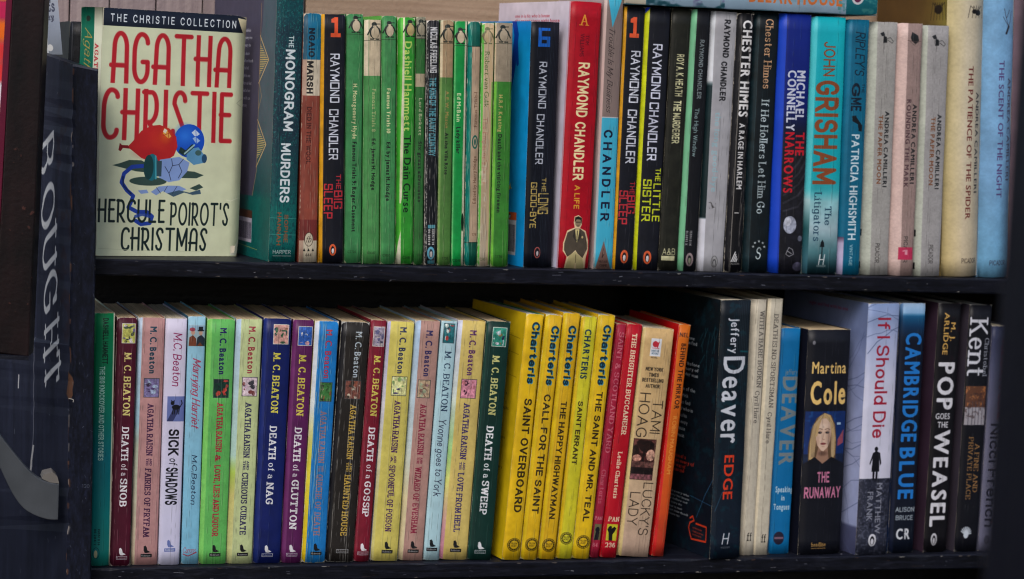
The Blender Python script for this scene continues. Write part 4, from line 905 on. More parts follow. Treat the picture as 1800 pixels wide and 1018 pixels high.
MM = .001
PXU = 2.42 / .97            # print units per millimetre on the spine row
def book_parts(root, w, d, h, ch, spine_m, back_m, front_m, page_m, rng, bulge=.0005, T=.00035, uvw=None, rnd=0):
    """paperback: spine wrap, two boards, block of pages. ch = width of the turned-back left edge"""
    # --- spine, a folded strip with rubbed corners
    if rnd:
        prof = []
        n = 14
        for k in range(n + 1):
            t = k / n; x = w * t; prof.append((x, rnd * (2 * t - 1) ** 2 * (1 if t < .5 else .8) + (0.0 if k not in (0,) else .001)))
        us = [p[0] / w for p in prof]
    else:
        c = max(.0011, ch * 1.15)
        prof = [(0, c)]
        if ch > 0: prof += [(ch * .5, c * .42), (ch, 0)]
        else: prof += [(.0003, .00025)]
        x0 = prof[-1][0]; r = .0010
        for k in range(1, 6): prof.append((x0 + (w - r - x0) * k / 6, -bulge * math.sin(math.pi * k / 6) + .00012 * math.sin(k * 2.2 + w * 900)))
        prof += [(w - r, 0), (w - .0003, .00035), (w, .0014)]
        us = [p[0] / w for p in prof]; 
    nz = 16; V, F, U, MI, SM = [], [], [], [], []
    P = len(prof); wob = rng.random(4) * 6
    for j in range(nz + 1):
        z = h * j / nz
        for i, (x, y) in enumerate(prof):
            zz = z
            if j in (0, nz):
                e = max(0, 1 - min(us[i], 1 - us[i]) / .12)
                zz = z - (1 if j else -1) * (e * .0007 * rng.random() + .00018 * rng.random())
            V.append((x, y + .00022 * math.sin(3 * z / h * 6.28 + wob[0] + i * .3), zz))
    for j in range(nz + 1):
        for i, (x, y) in enumerate(prof):
            z = h * j / nz
            xi = min(max(x, T), w - T); V.append((xi, y + T * 1.3 + .0001, V[j * P + i][2]))
    off = (nz + 1) * P
    for j in range(nz):
        for i in range(P - 1):
            a, b, c2, d2 = j * P + i, j * P + i + 1, (j + 1) * P + i + 1, (j + 1) * P + i
            F.append((a, b, c2, d2)); v0, v1 = j / nz, (j + 1) / nz
            U.append(((us[i], v0), (us[i + 1], v0), (us[i + 1], v1), (us[i], v1))); MI.append(0); SM.append(True)
            F.append((off + b, off + a, off + d2, off + c2)); U.append(((0, 0),) * 4); MI.append(1); SM.append(True)
    for i in range(P - 1):
        F.append((nz * P + i, nz * P + i + 1, off + nz * P + i + 1, off + nz * P + i)); U.append(((0, 0),) * 4); MI.append(1); SM.append(False)
        F.append((i + 1, i, off + i, off + i + 1)); U.append(((0, 0),) * 4); MI.append(1); SM.append(False)
    mesh_obj('spine', V, F, [spine_m, CARD], root, U, MI, SM)
    yb = prof[0][1]; yf = prof[-1][1]
    def board(name, x0, x1, y0, m, outer_left):
        v = [(x0, y0, 0), (x1, y0, 0), (x1, d, 0), (x0, d, 0), (x0, y0, h), (x1, y0, h), (x1, d, h), (x0, d, h)]
        f = [(0, 3, 2, 1), (4, 5, 6, 7), (0, 1, 5, 4), (1, 2, 6, 5), (2, 3, 7, 6), (3, 0, 4, 7)]
        s = y0 / d
        z4 = ((0, 0),) * 4
        uv = [z4, z4, z4, ((s, 0), (1, 0), (1, 1), (s, 1)), z4, ((0, 0), (1 - s, 0), (1 - s, 1), (0, 1))]
        mi = [1, 1, 1, 0, 1, 0]
        mesh_obj(name, v, f, [m, CARD], root, uv, mi)
    board('back_cover', 0, T, yb, back_m, True); board('front_cover', w - T, w, yf, front_m, False)
    # --- pages, a touch short of the boards, the top not quite level
    xs = [T + .0001 + (w - 2 * T - .0002) * k / 5 for k in range(6)]
    def py(x):
        for (xa, ya), (xb, yb2) in zip(prof[:-1], prof[1:]):
            if xa <= x <= xb: return ya + (yb2 - ya) * (x - xa) / max(xb - xa, 1e-9) + T * 1.5 + .0003
        return .001
    V, F = [], []
    tz = [h - .0006 - .0006 * rng.random() for _ in xs]; dd = [d - .0008 - .001 * rng.random() for _ in xs]
    for i, x in enumerate(xs): V += [(x, py(x), .0006), (x, dd[i], .0006), (x, dd[i], tz[i]), (x, py(x), tz[i])]
    for i in range(5):
        a, b = i * 4, i * 4 + 4
        for k in range(4): q = (k + 1) % 4; F.append((a + k, a + q, b + q, b + k))
    F += [(0, 3, 2, 1), (20, 21, 22, 23)]
    mesh_obj('page_block', V, F, [page_m], root)

def put_book(name, label, quad, bg, art, ch=(0, 0), back=None, front=None, y=0.0, d=.110, yaw=0., page='tan', shelf=0.0, group=None, rnd=0, bulge=.0005, backart=None, gloss=1.0, cat='book', zoff=0.0):
    xtl, xtr, yt, xbl, xbr, yb = quad
    seed = int(xtl * 7 + xbl * 13) % 9973
    rng = np.random.default_rng(seed)
    Y = -y + float(rng.uniform(-.0012, .0022))
    ya, yz = Y + rnd * .9, Y + rnd * .7
    tl, tr, bl, br = at(xtl, yt, ya), at(xtr, yt, yz), at(xbl, yb, ya), at(xbr, yb, yz)
    lean = .5 * (math.atan2(tl[0] - bl[0], tl[2] - bl[2]) + math.atan2(tr[0] - br[0], tr[2] - br[2]))
    h = .5 * (np.linalg.norm(tl - bl) + np.linalg.norm(tr - br))
    W = .5 * ((tr[0] - tl[0]) + (br[0] - bl[0])) * math.cos(lean)
    mx = .5 * (tl[0] + bl[0]) ; z0 = shelf + zoff
    th = math.radians(yaw); tanv = (bl[0] - CAM[0]) / (Y - CAM[1])
    w = W / (math.cos(th) - math.sin(th) * tanv) - .0006
    xb = mx - math.sin(lean) * h * .5
    z = z0 + max(0, w * math.sin(lean)) + (0)
    root = empty(name, (xb, Y, z + .0002), (0, 0, 0))
    root.rotation_euler = (0, lean, th)
    wpx = .5 * ((xtr - xtl) + (xbr - xbl))
    a = Art(wpx, yt, yb, bg, seed)
    art(a)
    sm = print_mat('spine_paper', a, gloss)
    if backart:
        b = Art(d * 1000 * PXU, yt, yb, bg, seed + 1, S=1.6); backart(b); b.mottle(.06, 30); b.wear(.12, lines=0); bm = print_mat('cover_paper', b, gloss)
    else: bm = card_mat(back or bg)
    chm = .5 * (ch[0] + ch[1]) / wpx * w
    book_parts(root, w, d, h, chm, sm, bm, card_mat(front or bg), PAGE[page], rng, bulge, rnd=rnd)
    tag(root, label, cat, group)
    return root

Z1 = at(300, 990.5)[2] * .5 + at(1300, 980)[2] * .5      # top of the lower board, below the upper one at 0
Z1 = round(Z1, 4)
UP_G, LO_G = 'paperbacks standing in a row on the upper shelf', 'paperbacks standing in a row on the lower shelf'
GR = {}
U = [
 ('paperback', 'thick teal and slate book with white lettering beside the cover-out book', (492, 539, -112, 471.5, 522, 456), (20, 84, 92), art_monogram, dict(d=.150, yaw=7, backart=back_monogram, front=(20, 84, 92), page='white')),
 ('paperback', 'worn spine banded teal, cream and brick red with an oval emblem near its foot', (537, 565, 19, 523, 561, 457), (142, 66, 52), art_marsh, {}),
 ('paperback', 'navy spine with orange 1 and red title, standing left of the green row', (565, 609, 20, 561, 605, 457), BLK, lambda a: big_sleep(a, 6, 5.5, (17, 25, 35, 60), (89, 276), 25, (300, 327, 34), (329, 362, 33.5), (317, 379, 15), 24, 434), dict(ch=(3, 3), back=(214, 150, 8))),
 ('paperback', 'green spine with penguin, leftmost of the green row, chipped at its foot', (609, 641, 19, 605.5, 636, 457), (60, 138, 80), green((60, 138, 80), 19, pen=(17, 22, 30), lin=54, t1=('H. Montgomery Hyde', 141, 238), t2=('Famous Trials 9: Roger Casement', 243, 402), xc=17, num=('C2724', 6, 437, 15), wear=.45), dict(ch=(2, 1))),
 ('paperback', 'green spine with a long cream upper band behind its penguin', (641.5, 672, 29, 638, 668, 458), (72, 146, 78), green((72, 146, 78), 29, topto=127, tcol=(196, 178, 148), pen=(18, 33, 31), pcol=(190, 172, 142), lin=65, t1=('Famous Trials 8', 150, 225), t2=('Ed. James H. Hodge', 237, 328), c1=(160, 178, 116), xc=18, cap=6.4, num=('C3087', 8, 439, 15), extra=ex_trials8), dict(ch=(5, 3))),
 ('paperback', 'narrow green spine with pale penguin, third of the green row', (672.5, 698.6, 22, 669, 696, 458.5), (62, 142, 80), green((62, 142, 80), 22, st=5, scol=(70, 150, 84), pen=(13.5, 31, 29), lin=63, t1=('Famous Trials 10', 149, 228), t2=('Ed. by James H. Hodge', 243, 347), xc=13, cap=6.4, num=('C3100', 4, 443, 14), wear=.4), dict(ch=(4, 3), back=(110, 200, 90))),
 ('paperback', 'bright green spine with big yellow and black lettering and torn white left edge', (699.6, 732.7, 26, 696.6, 727, 460), (44, 150, 44), green((44, 150, 44), 26, pen=(22, 30, 30), pcol=(170, 150, 96), t1=('Dashiell Hammett', 68, 225), t2=('The Dain Curse', 232, 368), c1=(184, 214, 96), c2=(8, 44, 22), xc=19, cap=12.5, f1='sansb', f2='sansb', num=('C2480', 12, 448, 15), extra=ex_dain, wear=.8), dict(ch=(7, 4), back=(90, 200, 60))),
 ('paperback', 'slim dark green spine with grey penguin panel and a cream band', (733, 750, 25, 727, 745.7, 460.5), (46, 112, 52), green((46, 112, 52), 25, topto=63, tcol=(134, 132, 112), pen=(9, 29, 30), pcol=(150, 140, 118), t1=('Lord Birkett', 167, 232), t2=('Six great advocates', 243, 350), c1=(170, 180, 140), xc=9.5, cap=6, num=('1788', 5, 444, 12), extra=ex_birkett), {}),
 ('paperback', 'badly scuffed black spine with cramped white and blue lettering among the green books', (750, 775, 32, 746, 769, 462), (20, 22, 30), art_freeling, dict(ch=(2, 1))),
 ('paperback', 'olive green spine with tan top panel, right of the scuffed black one', (775.7, 799.5, 31, 769, 793.7, 462), (76, 126, 58), green((76, 126, 58), 31, topto=131, tcol=(166, 138, 104), pen=(13, 38, 32), pcol=(172, 146, 114), lin=71, t1=('A.E.W. Mason', 155, 220), t2=('At the Villa Rose', 228, 302), c1=(150, 130, 70), xc=13.5, cap=6, num=('1720', 8, 450, 12), extra=ex_mason, wear=.5), dict(ch=(3, 2))),
 ('paperback', 'vivid emerald green spine with a pale page edge on its right side', (800, 824, 32, 794.5, 816, 462), (8, 150, 66), green((8, 150, 66), 32, pen=(10, 43, 29), lin=74, t1=('Ed McBain', 158, 208), t2=('Lady killer', 217, 264), c1=(196, 214, 160), xc=9, cap=7, num=('C2019', 1, 453, 15), extra=ex_mcbain, lines=1), {}),
 ('paperback', 'tan spine shelved upside down between dark teal end bands', (824.6, 846.7, 32, 816.8, 840.5, 462), (176, 150, 124), art_inverted, dict(ch=(5, 4), back=(0, 120, 110), front=(0, 90, 76))),
 ('paperback', 'faded stained tan and green spine with barely readable red title', (847, 872.7, 35, 841, 861, 463), (188, 166, 134), art_gulik, dict(ch=(3, 2), back=(96, 190, 74))),
 ('paperback', 'green spine with wide taupe top panel at the right end of the green row', (873, 902.5, 35, 861.5, 896, 464), (56, 134, 46), green((56, 134, 46), 35, topto=138, tcol=(150, 136, 116), pen=(14, 39, 31), pcol=(160, 146, 124), lin=71, t1=('H.R.F. Keating', 161, 226), t2=('Death and the visiting firemen', 230, 368), c1=(178, 164, 92), xc=12, cap=6.6, num=('1776', 8, 446, 13), extra=ex_keating, wear=.4), dict(ch=(3, 2))),
 ('paperback', 'creased black spine with a blue 6 and a bright blue back cover', (936, 984.5, 36, 919.5, 972.5, 468), (14, 18, 32), art_six, dict(backart=back_six, yaw=9, front=(10, 14, 26), page='cream')),
 ('paperback', 'tall red spine with pale yellow title and a photo of a man in a jacket', (1005.6, 1059, 2, 980.5, 1036.6, 471), (184, 4, 30), art_life, dict(backart=back_life, yaw=7, d=.132, front=(180, 6, 30), page='white', bulge=.001)),
 ('paperback', 'taupe over cyan spine with large spaced navy letters, right of the red one', (1063, 1100, -14, 1045, 1076.5, 472), (52, 172, 208), art_trouble, dict(ch=(4, 2), back=(190, 170, 170), page='cream')),
 ('paperback', 'navy spine with orange 1, between the cyan spine and the yellow-edged one', (1099, 1136, 10, 1076.5, 1113, 472), BLK, lambda a: big_sleep(a, 4, 4.5, (10, 28, 27, 64), (87, 285), 23, (316, 339, 29), (340, 373, 28.5), (332, 392, 14), 20, 449, 7, 12), dict(ch=(2, 2), back=(180, 130, 10))),
 ('paperback', 'navy spine with acid yellow left edge and yellow-green title', (1136, 1181, 12, 1113.5, 1158, 473.5), BLK, art_sister, dict(ch=(5, 4), back=(200, 210, 10))),
 ('paperback', 'dark olive brown spine with narrow cream title and cream block at its foot', (1181.5, 1218.4, 13, 1158, 1190.7, 474), (34, 35, 28), art_heath, {}),
 ('paperback', 'black spine with mint green left edge and small grey title', (1218.4, 1252, 15, 1191, 1225, 475), (18, 20, 28), art_high, dict(ch=(6, 6), back=(112, 188, 142))),
 ('paperback', 'pale grey spine with black author name and faint blue title', (1252, 1298, 19, 1225.5, 1272.5, 476), (160, 160, 168), art_goodbye, dict(ch=(5, 7), back=(200, 204, 214), page='cream')),
 ('paperback', 'scuffed black spine with bold white capitals, right of the pale grey one', (1298.5, 1327, 22, 1273, 1304.5, 477), (16, 16, 22), art_rage, dict(ch=(5, 5))),
 ('paperback', 'blackish teal spine with tan author name and a ring of stars', (1327.6, 1371.5, 21, 1305.5, 1350.6, 478), (12, 25, 32), art_hollers, dict(ch=(7, 7), back=(24, 50, 56))),
 ('paperback', 'dark blue spine with white name over red title and vivid blue left edge', (1371.7, 1427.7, 24, 1350.8, 1411, 480), (10, 30, 110), art_connelly, dict(ch=(12, 13), back=(14, 66, 206))),
 ('paperback', 'turquoise spine with very large brown lettering fading to misty grey below', (1428, 1489.5, 28, 1412, 1471.5, 480), (0, 168, 184), art_grisham, dict(ch=(8, 6), back=(70, 196, 206), page='white')),
 ('paperback', 'petrol blue spine with black hand-cut title and a pistol silhouette', (1490, 1530.7, 31, 1472, 1511.5, 480), (0, 100, 136), art_ripley, dict(ch=(7, 7), back=(0, 112, 150), page='cream')),
 ('paperback', 'light grey spine with axe drawing, left of the dusty pink spine', (1531, 1579.5, 36, 1512.7, 1562.5, 481), (154, 152, 150), camilleri('THE PAPER MOON', (192, 326), (199, 320), 13, 36, 26, 27, 66, (425, 460), 28, (128, 78, 50), (178, 184, 172)), dict(ch=(11, 14), back=(178, 184, 172), page='cream')),
 ('paperback', 'dusty pink spine with a small red price sticker over the publisher name', (1580, 1625, 37, 1563, 1605.5, 481), (148, 124, 120), camilleri('ROUNDING THE MARK', (178, 318), (170, 325), 17, 34.5, 25, 29, 64, (411, 458), 28, (84, 58, 66), (208, 178, 172), True, True), dict(ch=(14, 14), back=(208, 178, 172), page='cream')),
 ('paperback', 'light grey spine with axe drawing, right of the dusty pink spine', (1625.5, 1669.5, 41, 1606, 1654.5, 482), (152, 150, 152), camilleri('THE PAPER MOON', (196, 328), (201, 321), 8, 34, 24, 24, 70, (426, 460), 28, (128, 78, 50), (176, 182, 170)), dict(ch=(8, 10), back=(176, 182, 170), page='cream')),
 ('paperback', 'tall rounded cream and yellow spine with a black spider at its top', (1669, 1731, -48, 1655, 1718.7, 485), (200, 188, 150), art_patience, dict(rnd=.009, backart=back_patience, d=.134, back=(190, 176, 90), front=(190, 180, 150), page='cream')),
 ('paperback', 'tall rounded light blue spine with purple title and bare branch drawing', (1732, 1785, -48, 1718.9, 1773, 486), (110, 160, 206), art_scent, dict(rnd=.007, d=.134, page='cream')),
 ('paperback', 'mauve rounded spine at the far right end of the upper shelf', (1786, 1832, -48, 1773.5, 1819, 487), (140, 112, 126), art_mauve, dict(rnd=.006, d=.134, page='cream')),
]
PR = [(196, 140, 150), (110, 60, 80), (60, 90, 130), (200, 196, 180), (40, 40, 50)]
L = [
 ('paperback', 'slim green to teal spine with white right edge beside the black end panel', (165, 205.7, 547, 160, 193, 991), (0, 136, 100), art_knock, dict(rnd=.002, back=(0, 130, 100), front=(196, 206, 180))),
 ('paperback', 'maroon spine with small square picture and cream serif title, second from the left', (206, 244, 554, 193.5, 229.5, 991), (84, 20, 44), death_of('SNOB', (84, 20, 44), (564, 599, 614, 727, 744, 806, 836, 886), [(190, 190, 90), (70, 90, 60), (190, 180, 200), (120, 110, 150), (40, 50, 50)], 3, px=(9, 34), xc=21, strip_=(3, 5, (70, 16, 38)), wear=.55), dict(ch=(3, 3))),
 ('paperback', 'dusty pink spine with pale blue left edge and dark purple title', (244, 292, 556, 230, 278, 991), (184, 134, 134), raisin('FAIRIES OF FRYFAM', (188, 138, 134), (14, 62, 84), (66, 30, 70), (572, 654), (662, 696), (706, 799), (820, 943), [(120, 110, 160), (80, 60, 110), (150, 170, 200), (60, 40, 70)], 4, strip_=(7, 6), stops=[(556, (180, 200, 226)), (740, (150, 190, 210)), (780, (170, 180, 160)), (991, (196, 176, 150))]), dict(ch=(5, 5), back=(170, 195, 215))),
 ('paperback', 'white to lilac spine with a black cat on a blue square', (292, 331, 558, 278, 317, 991), (204, 200, 226), art_sick, dict(page='cream')),
 ('paperback', 'narrow sky blue spine with two figures in hats at its top', (331, 364, 555, 318.5, 350, 990.5), (120, 186, 214), art_harriet, dict(back=(60, 110, 140))),
 ('paperback', 'leaf green spine with red title and dark square picture', (365, 416, 560, 350.4, 398, 991), (92, 182, 88), raisin('LOVE, LIES AND LIQUOR', (92, 182, 88), (28, 24, 96), (180, 32, 56), (576, 657), (665, 698), (706, 794), (815, 943), [(20, 60, 50), (20, 60, 50), (180, 60, 50), (30, 40, 50)], 5, xc=27, strip_=(8, 7, (120, 204, 96)), join='&'), dict(ch=(6, 5), back=(110, 200, 90))),
 ('paperback', 'pale sage spine with navy title and pale blue left edge', (416, 463.6, 561, 398.5, 444, 991), (184, 198, 140), raisin('CURIOUS CURATE', (184, 198, 140), (160, 50, 64), (46, 42, 88), (574, 656), (662, 696), (706, 805), (830, 940), [(200, 180, 190), (120, 60, 60), (180, 140, 170), (60, 60, 70)], 6, xc=27, strip_=(8, 9), stops=[(561, (170, 196, 226)), (800, (166, 200, 190)), (830, (170, 200, 80)), (870, (200, 190, 110)), (991, (200, 206, 140))]), dict(ch=(6, 6), back=(170, 196, 220))),
 ('paperback', 'navy blue spine with peach picture of a man and dog', (464, 515.6, 560, 445.5, 492.7, 990.5), (14, 30, 100), death_of('NAG', (14, 30, 100), (570, 605, 619, 727, 747, 808, 846, 886), [(206, 150, 140), (206, 150, 140), (40, 90, 60), (120, 80, 50), (30, 50, 90)], 7, px=(17, 45), xc=25, nm=(216, 204, 70), strip_=(6, 9, (26, 44, 120)), wear=.12, cap=13), dict(ch=(5, 6))),
 ('paperback', 'purple spine with blue and pink picture and white title', (516, 554.5, 563, 494, 529.8, 990), (92, 28, 88), death_of('GLUTTON', (92, 28, 88), (574, 608, 623, 732, 750, 812, 843, 932), [(40, 90, 180), (40, 90, 180), (190, 140, 150), (220, 210, 200)], 8, px=(9, 35), xc=19, nm=(210, 196, 70), strip_=(6, 8, (112, 44, 106)), wear=.15), dict(ch=(5, 6))),
 ('paperback', 'scratched bright blue spine with yellow and white left edge', (554.5, 598, 565, 530.5, 572.6, 990), (18, 120, 200), raisin('QUICHE OF DEATH', (18, 120, 200), (196, 40, 60), (150, 110, 120), (580, 665), (672, 706), (722, 815), (834, 943), [(60, 120, 60), (180, 60, 50), (200, 180, 140), (40, 60, 40)], 9, xc=24, strip_=(7, 6), stops=[(565, (196, 206, 226)), (720, (206, 214, 214)), (800, (216, 206, 60)), (991, (222, 190, 10))], px=(14, 37), wear=.85, lines=6, nf='sansb'), dict(ch=(5, 4), back=(210, 200, 120))),
 ('paperback', 'very creased black spine with gold title and no bird emblem', (599.5, 654, 567, 573.5, 619.5, 989), (40, 36, 34), raisin('HAUNTED HOUSE', (40, 36, 34), (176, 192, 206), (196, 160, 62), (584, 664), (669, 702), (711, 809), (834, 943), [(120, 70, 60), (180, 170, 150), (150, 80, 60), (60, 50, 44)], 10, xc=30, px=(13, 42), strip_=(9, 5, (28, 28, 34)), wear=.9, lines=8, nobird=True, wcol=(170, 170, 166), nf='sansb'), dict(ch=(6, 3), y=.001)),
 ('paperback', 'crimson spine with grey picture, narrower than its neighbours', (654, 681, 564, 620.3, 650.7, 988), (128, 24, 46), death_of('GOSSIP', (128, 24, 46), (575, 610, 625, 733, 750, 812, 846, 909), [(150, 140, 160), (90, 90, 130), (180, 170, 170), (60, 60, 80)], 11, px=(5, 26), xc=16, nm=(206, 196, 80), strip_=(3, 4, (146, 40, 60)), cap=12, wear=.2), dict(ch=(3, 3))),
 ('paperback', 'pale yellow spine with purple title, right of the crimson spine', (682, 731, 567, 652, 699.6, 988), (206, 192, 90), raisin('SPOONFUL OF POISON', (206, 192, 90), (40, 50, 90), (74, 34, 92), (577, 658), (663, 697), (705, 798), (819, 937), [(206, 206, 140), (120, 160, 90), (60, 50, 100), (190, 200, 160)], 12, xc=27, strip_=(5, 4), stops=[(565, (170, 170, 210)), (740, (196, 196, 200)), (900, (200, 196, 110)), (991, (206, 196, 120))], join='AND A'), dict(ch=(4, 3), back=(190, 190, 210))),
 ('paperback', 'tan pink spine with maroon title and blue-white left edge', (731.5, 775.6, 567, 700.2, 744.2, 988), (176, 134, 124), raisin('WIZARD OF EVESHAM', (176, 134, 124), (44, 40, 96), (140, 32, 62), (584, 664), (670, 702), (712, 802), (822, 941), [(176, 150, 120), (140, 100, 110), (150, 160, 130), (110, 80, 70)], 13, xc=24, px=(11, 34), strip_=(9, 7), stops=[(560, (160, 190, 226)), (780, (180, 196, 200)), (880, (210, 196, 150)), (991, (206, 190, 150))]), dict(ch=(6, 5), back=(170, 195, 220))),
 ('paperback', 'narrow pale blue spine with handwritten title, between tan pink and golden spines', (776, 806.4, 567, 744.4, 772.6, 987.5), (164, 202, 214), art_yvonne, dict(back=(120, 150, 170))),
 ('paperback', 'golden yellow spine with pink picture, left of the dark green one', (806.6, 856, 567, 772.8, 822, 987), (206, 182, 98), raisin('LOVE FROM HELL', (206, 182, 98), (84, 30, 100), (58, 44, 108), (584, 663), (669, 703), (711, 811), (833, 938), [(206, 130, 150), (206, 130, 150), (60, 30, 50), (190, 110, 120)], 14, xc=26, strip_=(7, 5), stops=[(560, (196, 200, 224)), (700, (196, 206, 200)), (800, (150, 200, 120)), (850, (210, 210, 110)), (930, (196, 140, 150)), (991, (196, 120, 150))]), dict(ch=(5, 4), back=(190, 195, 215))),
 ('paperback', 'dark bottle green spine with white title, left of the yellow books', (856.3, 900, 567, 822.4, 864.5, 986), (14, 54, 48), death_of('SWEEP', (14, 54, 48), (577, 611, 626, 732, 749, 811, 846, 906), [(40, 140, 120), (206, 214, 220), (170, 120, 50), (40, 40, 80), (190, 190, 200)], 15, px=(11, 37), xc=21, nm=(200, 196, 120), strip_=(4, 3, (20, 66, 58)), wear=.08), dict(ch=(3, 3))),
 ('paperback', 'thick yellow book leaning, its yellow back cover showing, leftmost yellow one', (926, 959.5, 557, 883.5, 914.5, 989), (224, 180, 10), charteris('SAINT OVERBOARD', (571, 679), (705, 905), 14, 18, None, ly=962, lr=12, wear=.4), dict(backart=back_overboard, yaw=5, y=.005, front=(60, 130, 90), page='white')),
 ('paperback', 'yellow spine with black title, directly right of the leftmost yellow book', (961, 991, 559, 915.5, 944.3, 989), (222, 176, 12), charteris('CALL FOR THE SAINT', (578, 682), (698, 908), 12.5, 17, (6, 5), ly=962, lr=12, wear=.5), dict(ch=(5, 4), y=.004, page='white')),
 ('paperback', 'yellow spine, third of the five, with the longest title', (992, 1022, 557, 946, 976, 989), (218, 170, 12), charteris('THE HAPPY HIGHWAYMAN', (578, 683), (711, 918), 11, 16.5, (7, 5), ly=964, lr=12, wear=.12, bg=(218, 170, 12)), dict(ch=(5, 4), y=.004, page='white')),
 ('paperback', 'lemon yellow spine with smaller lettering and high circular emblem, fourth of five', (1023, 1052, 563, 978, 1006, 988), (204, 196, 30), charteris('SAINT ERRANT', (585, 672), (711, 823), 9, 14, (5, 4), 'caps', 11, ly=952, lr=11, bg=(204, 196, 30), wear=.15), dict(ch=(4, 3), y=.003, back=(210, 180, 20), page='white')),
 ('paperback', 'yellow spine next to the red books, last of the five', (1052.5, 1084.5, 560, 1007, 1035.5, 988), (222, 180, 12), charteris('THE SAINT AND MR. TEAL', (577, 682), (694, 923), 11.5, 16, (6, 4), ly=958, lr=12, wear=.3), dict(ch=(5, 4), y=.003, page='white')),
 ('paperback', 'thin faded rose red spine right after the yellow books', (1085, 1103, 571, 1036, 1054, 981), (166, 28, 58), art_scotland, {}),
 ('paperback', 'bright red spine with cream title and yellow box above number 236', (1103.5, 1131.6, 571, 1056, 1084.8, 981), (188, 8, 32), art_brighter, {}),
 ('paperback', 'sandy beige spine with thin black capitals and a sepia landscape picture', (1131.8, 1187, 578, 1085.5, 1141.6, 979), (196, 160, 108), art_tami, dict(ch=(3, 5), back=(206, 182, 120), page='cream')),
 ('paperback', 'orange spine with red cover, leaning against the sandy beige one', (1194.5, 1216, 570, 1146, 1168, 977), (210, 96, 16), art_nel, dict(ch=(1, 3), back=(200, 20, 26))),
 ('paperback', 'thick black spine with huge white name and orange title', (1268, 1321.4, 534, 1248, 1301, 989), (16, 26, 38), art_edge, dict(backart=back_edge, yaw=8, y=.012, d=.120, front=(16, 26, 38), page='cream')),
 ('paperback', 'pale stone spine with small serif title, right of the thick black one', (1321.6, 1351.3, 530, 1302, 1323.2, 980), (188, 180, 164), art_bodkin, dict(ch=(8, 6), page='cream')),
 ('paperback', 'pale stone spine with small serif title, left of the blue spine', (1351.5, 1378.5, 528, 1323.5, 1350.5, 979), (188, 180, 162), art_sportsman, dict(ch=(4, 3), page='cream')),
 ('paperback', 'azure blue spine with big brownish capitals, partly tucked behind the stone spine', (1371, 1409.5, 576, 1350.7, 1387.5, 973), (0, 108, 172), art_tongues, dict(y=-.004)),
 ('paperback', 'wide black spine with a portrait photo of a blonde woman', (1420.6, 1498.7, 577, 1404.5, 1476.7, 972), (20, 22, 34), art_martina, dict(yaw=4, back=(24, 26, 40), page='tan', y=.001, bulge=.0012)),
 ('paperback', 'white to grey spine with red title and a small man in a long coat', (1527, 1584, 535, 1505, 1558.5, 977), (190, 196, 222), art_die, dict(backart=back_die, yaw=7, y=.006, d=.128, front=(150, 160, 200), page='white')),
 ('paperback', 'dark navy spine with bright blue capitals and pale sky at its top', (1584.5, 1628.5, 533, 1561, 1607, 972), (12, 24, 46), art_camb, dict(ch=(3, 4), back=(20, 60, 110), page='white')),
 ('paperback', 'black spine with distressed white capitals and gold author name', (1650.5, 1692.5, 535, 1624, 1663.4, 973), (20, 18, 26), art_weasel, dict(yaw=5, d=.128, back=(62, 46, 62), page='white')),
 ('paperback', 'black spine with large white serif name and a snowy gate picture', (1706.5, 1745.6, 536, 1677.5, 1718.5, 970), (18, 20, 30), art_kent, dict(yaw=3, d=.128, back=(66, 60, 72), page='white')),
 ('paperback', 'shorter grey-violet spine with dark lettering at the far right of the lower shelf', (1746.6, 1783, 569, 1719, 1758, 964), (96, 98, 124), art_nicci, dict(y=-.003, page='cream')),
]
for r in U: put_book(*r[:5], **dict(group=UP_G, **r[5]))
for r in L: put_book(*r[:5], **dict(group=LO_G, shelf=Z1, **r[5]))

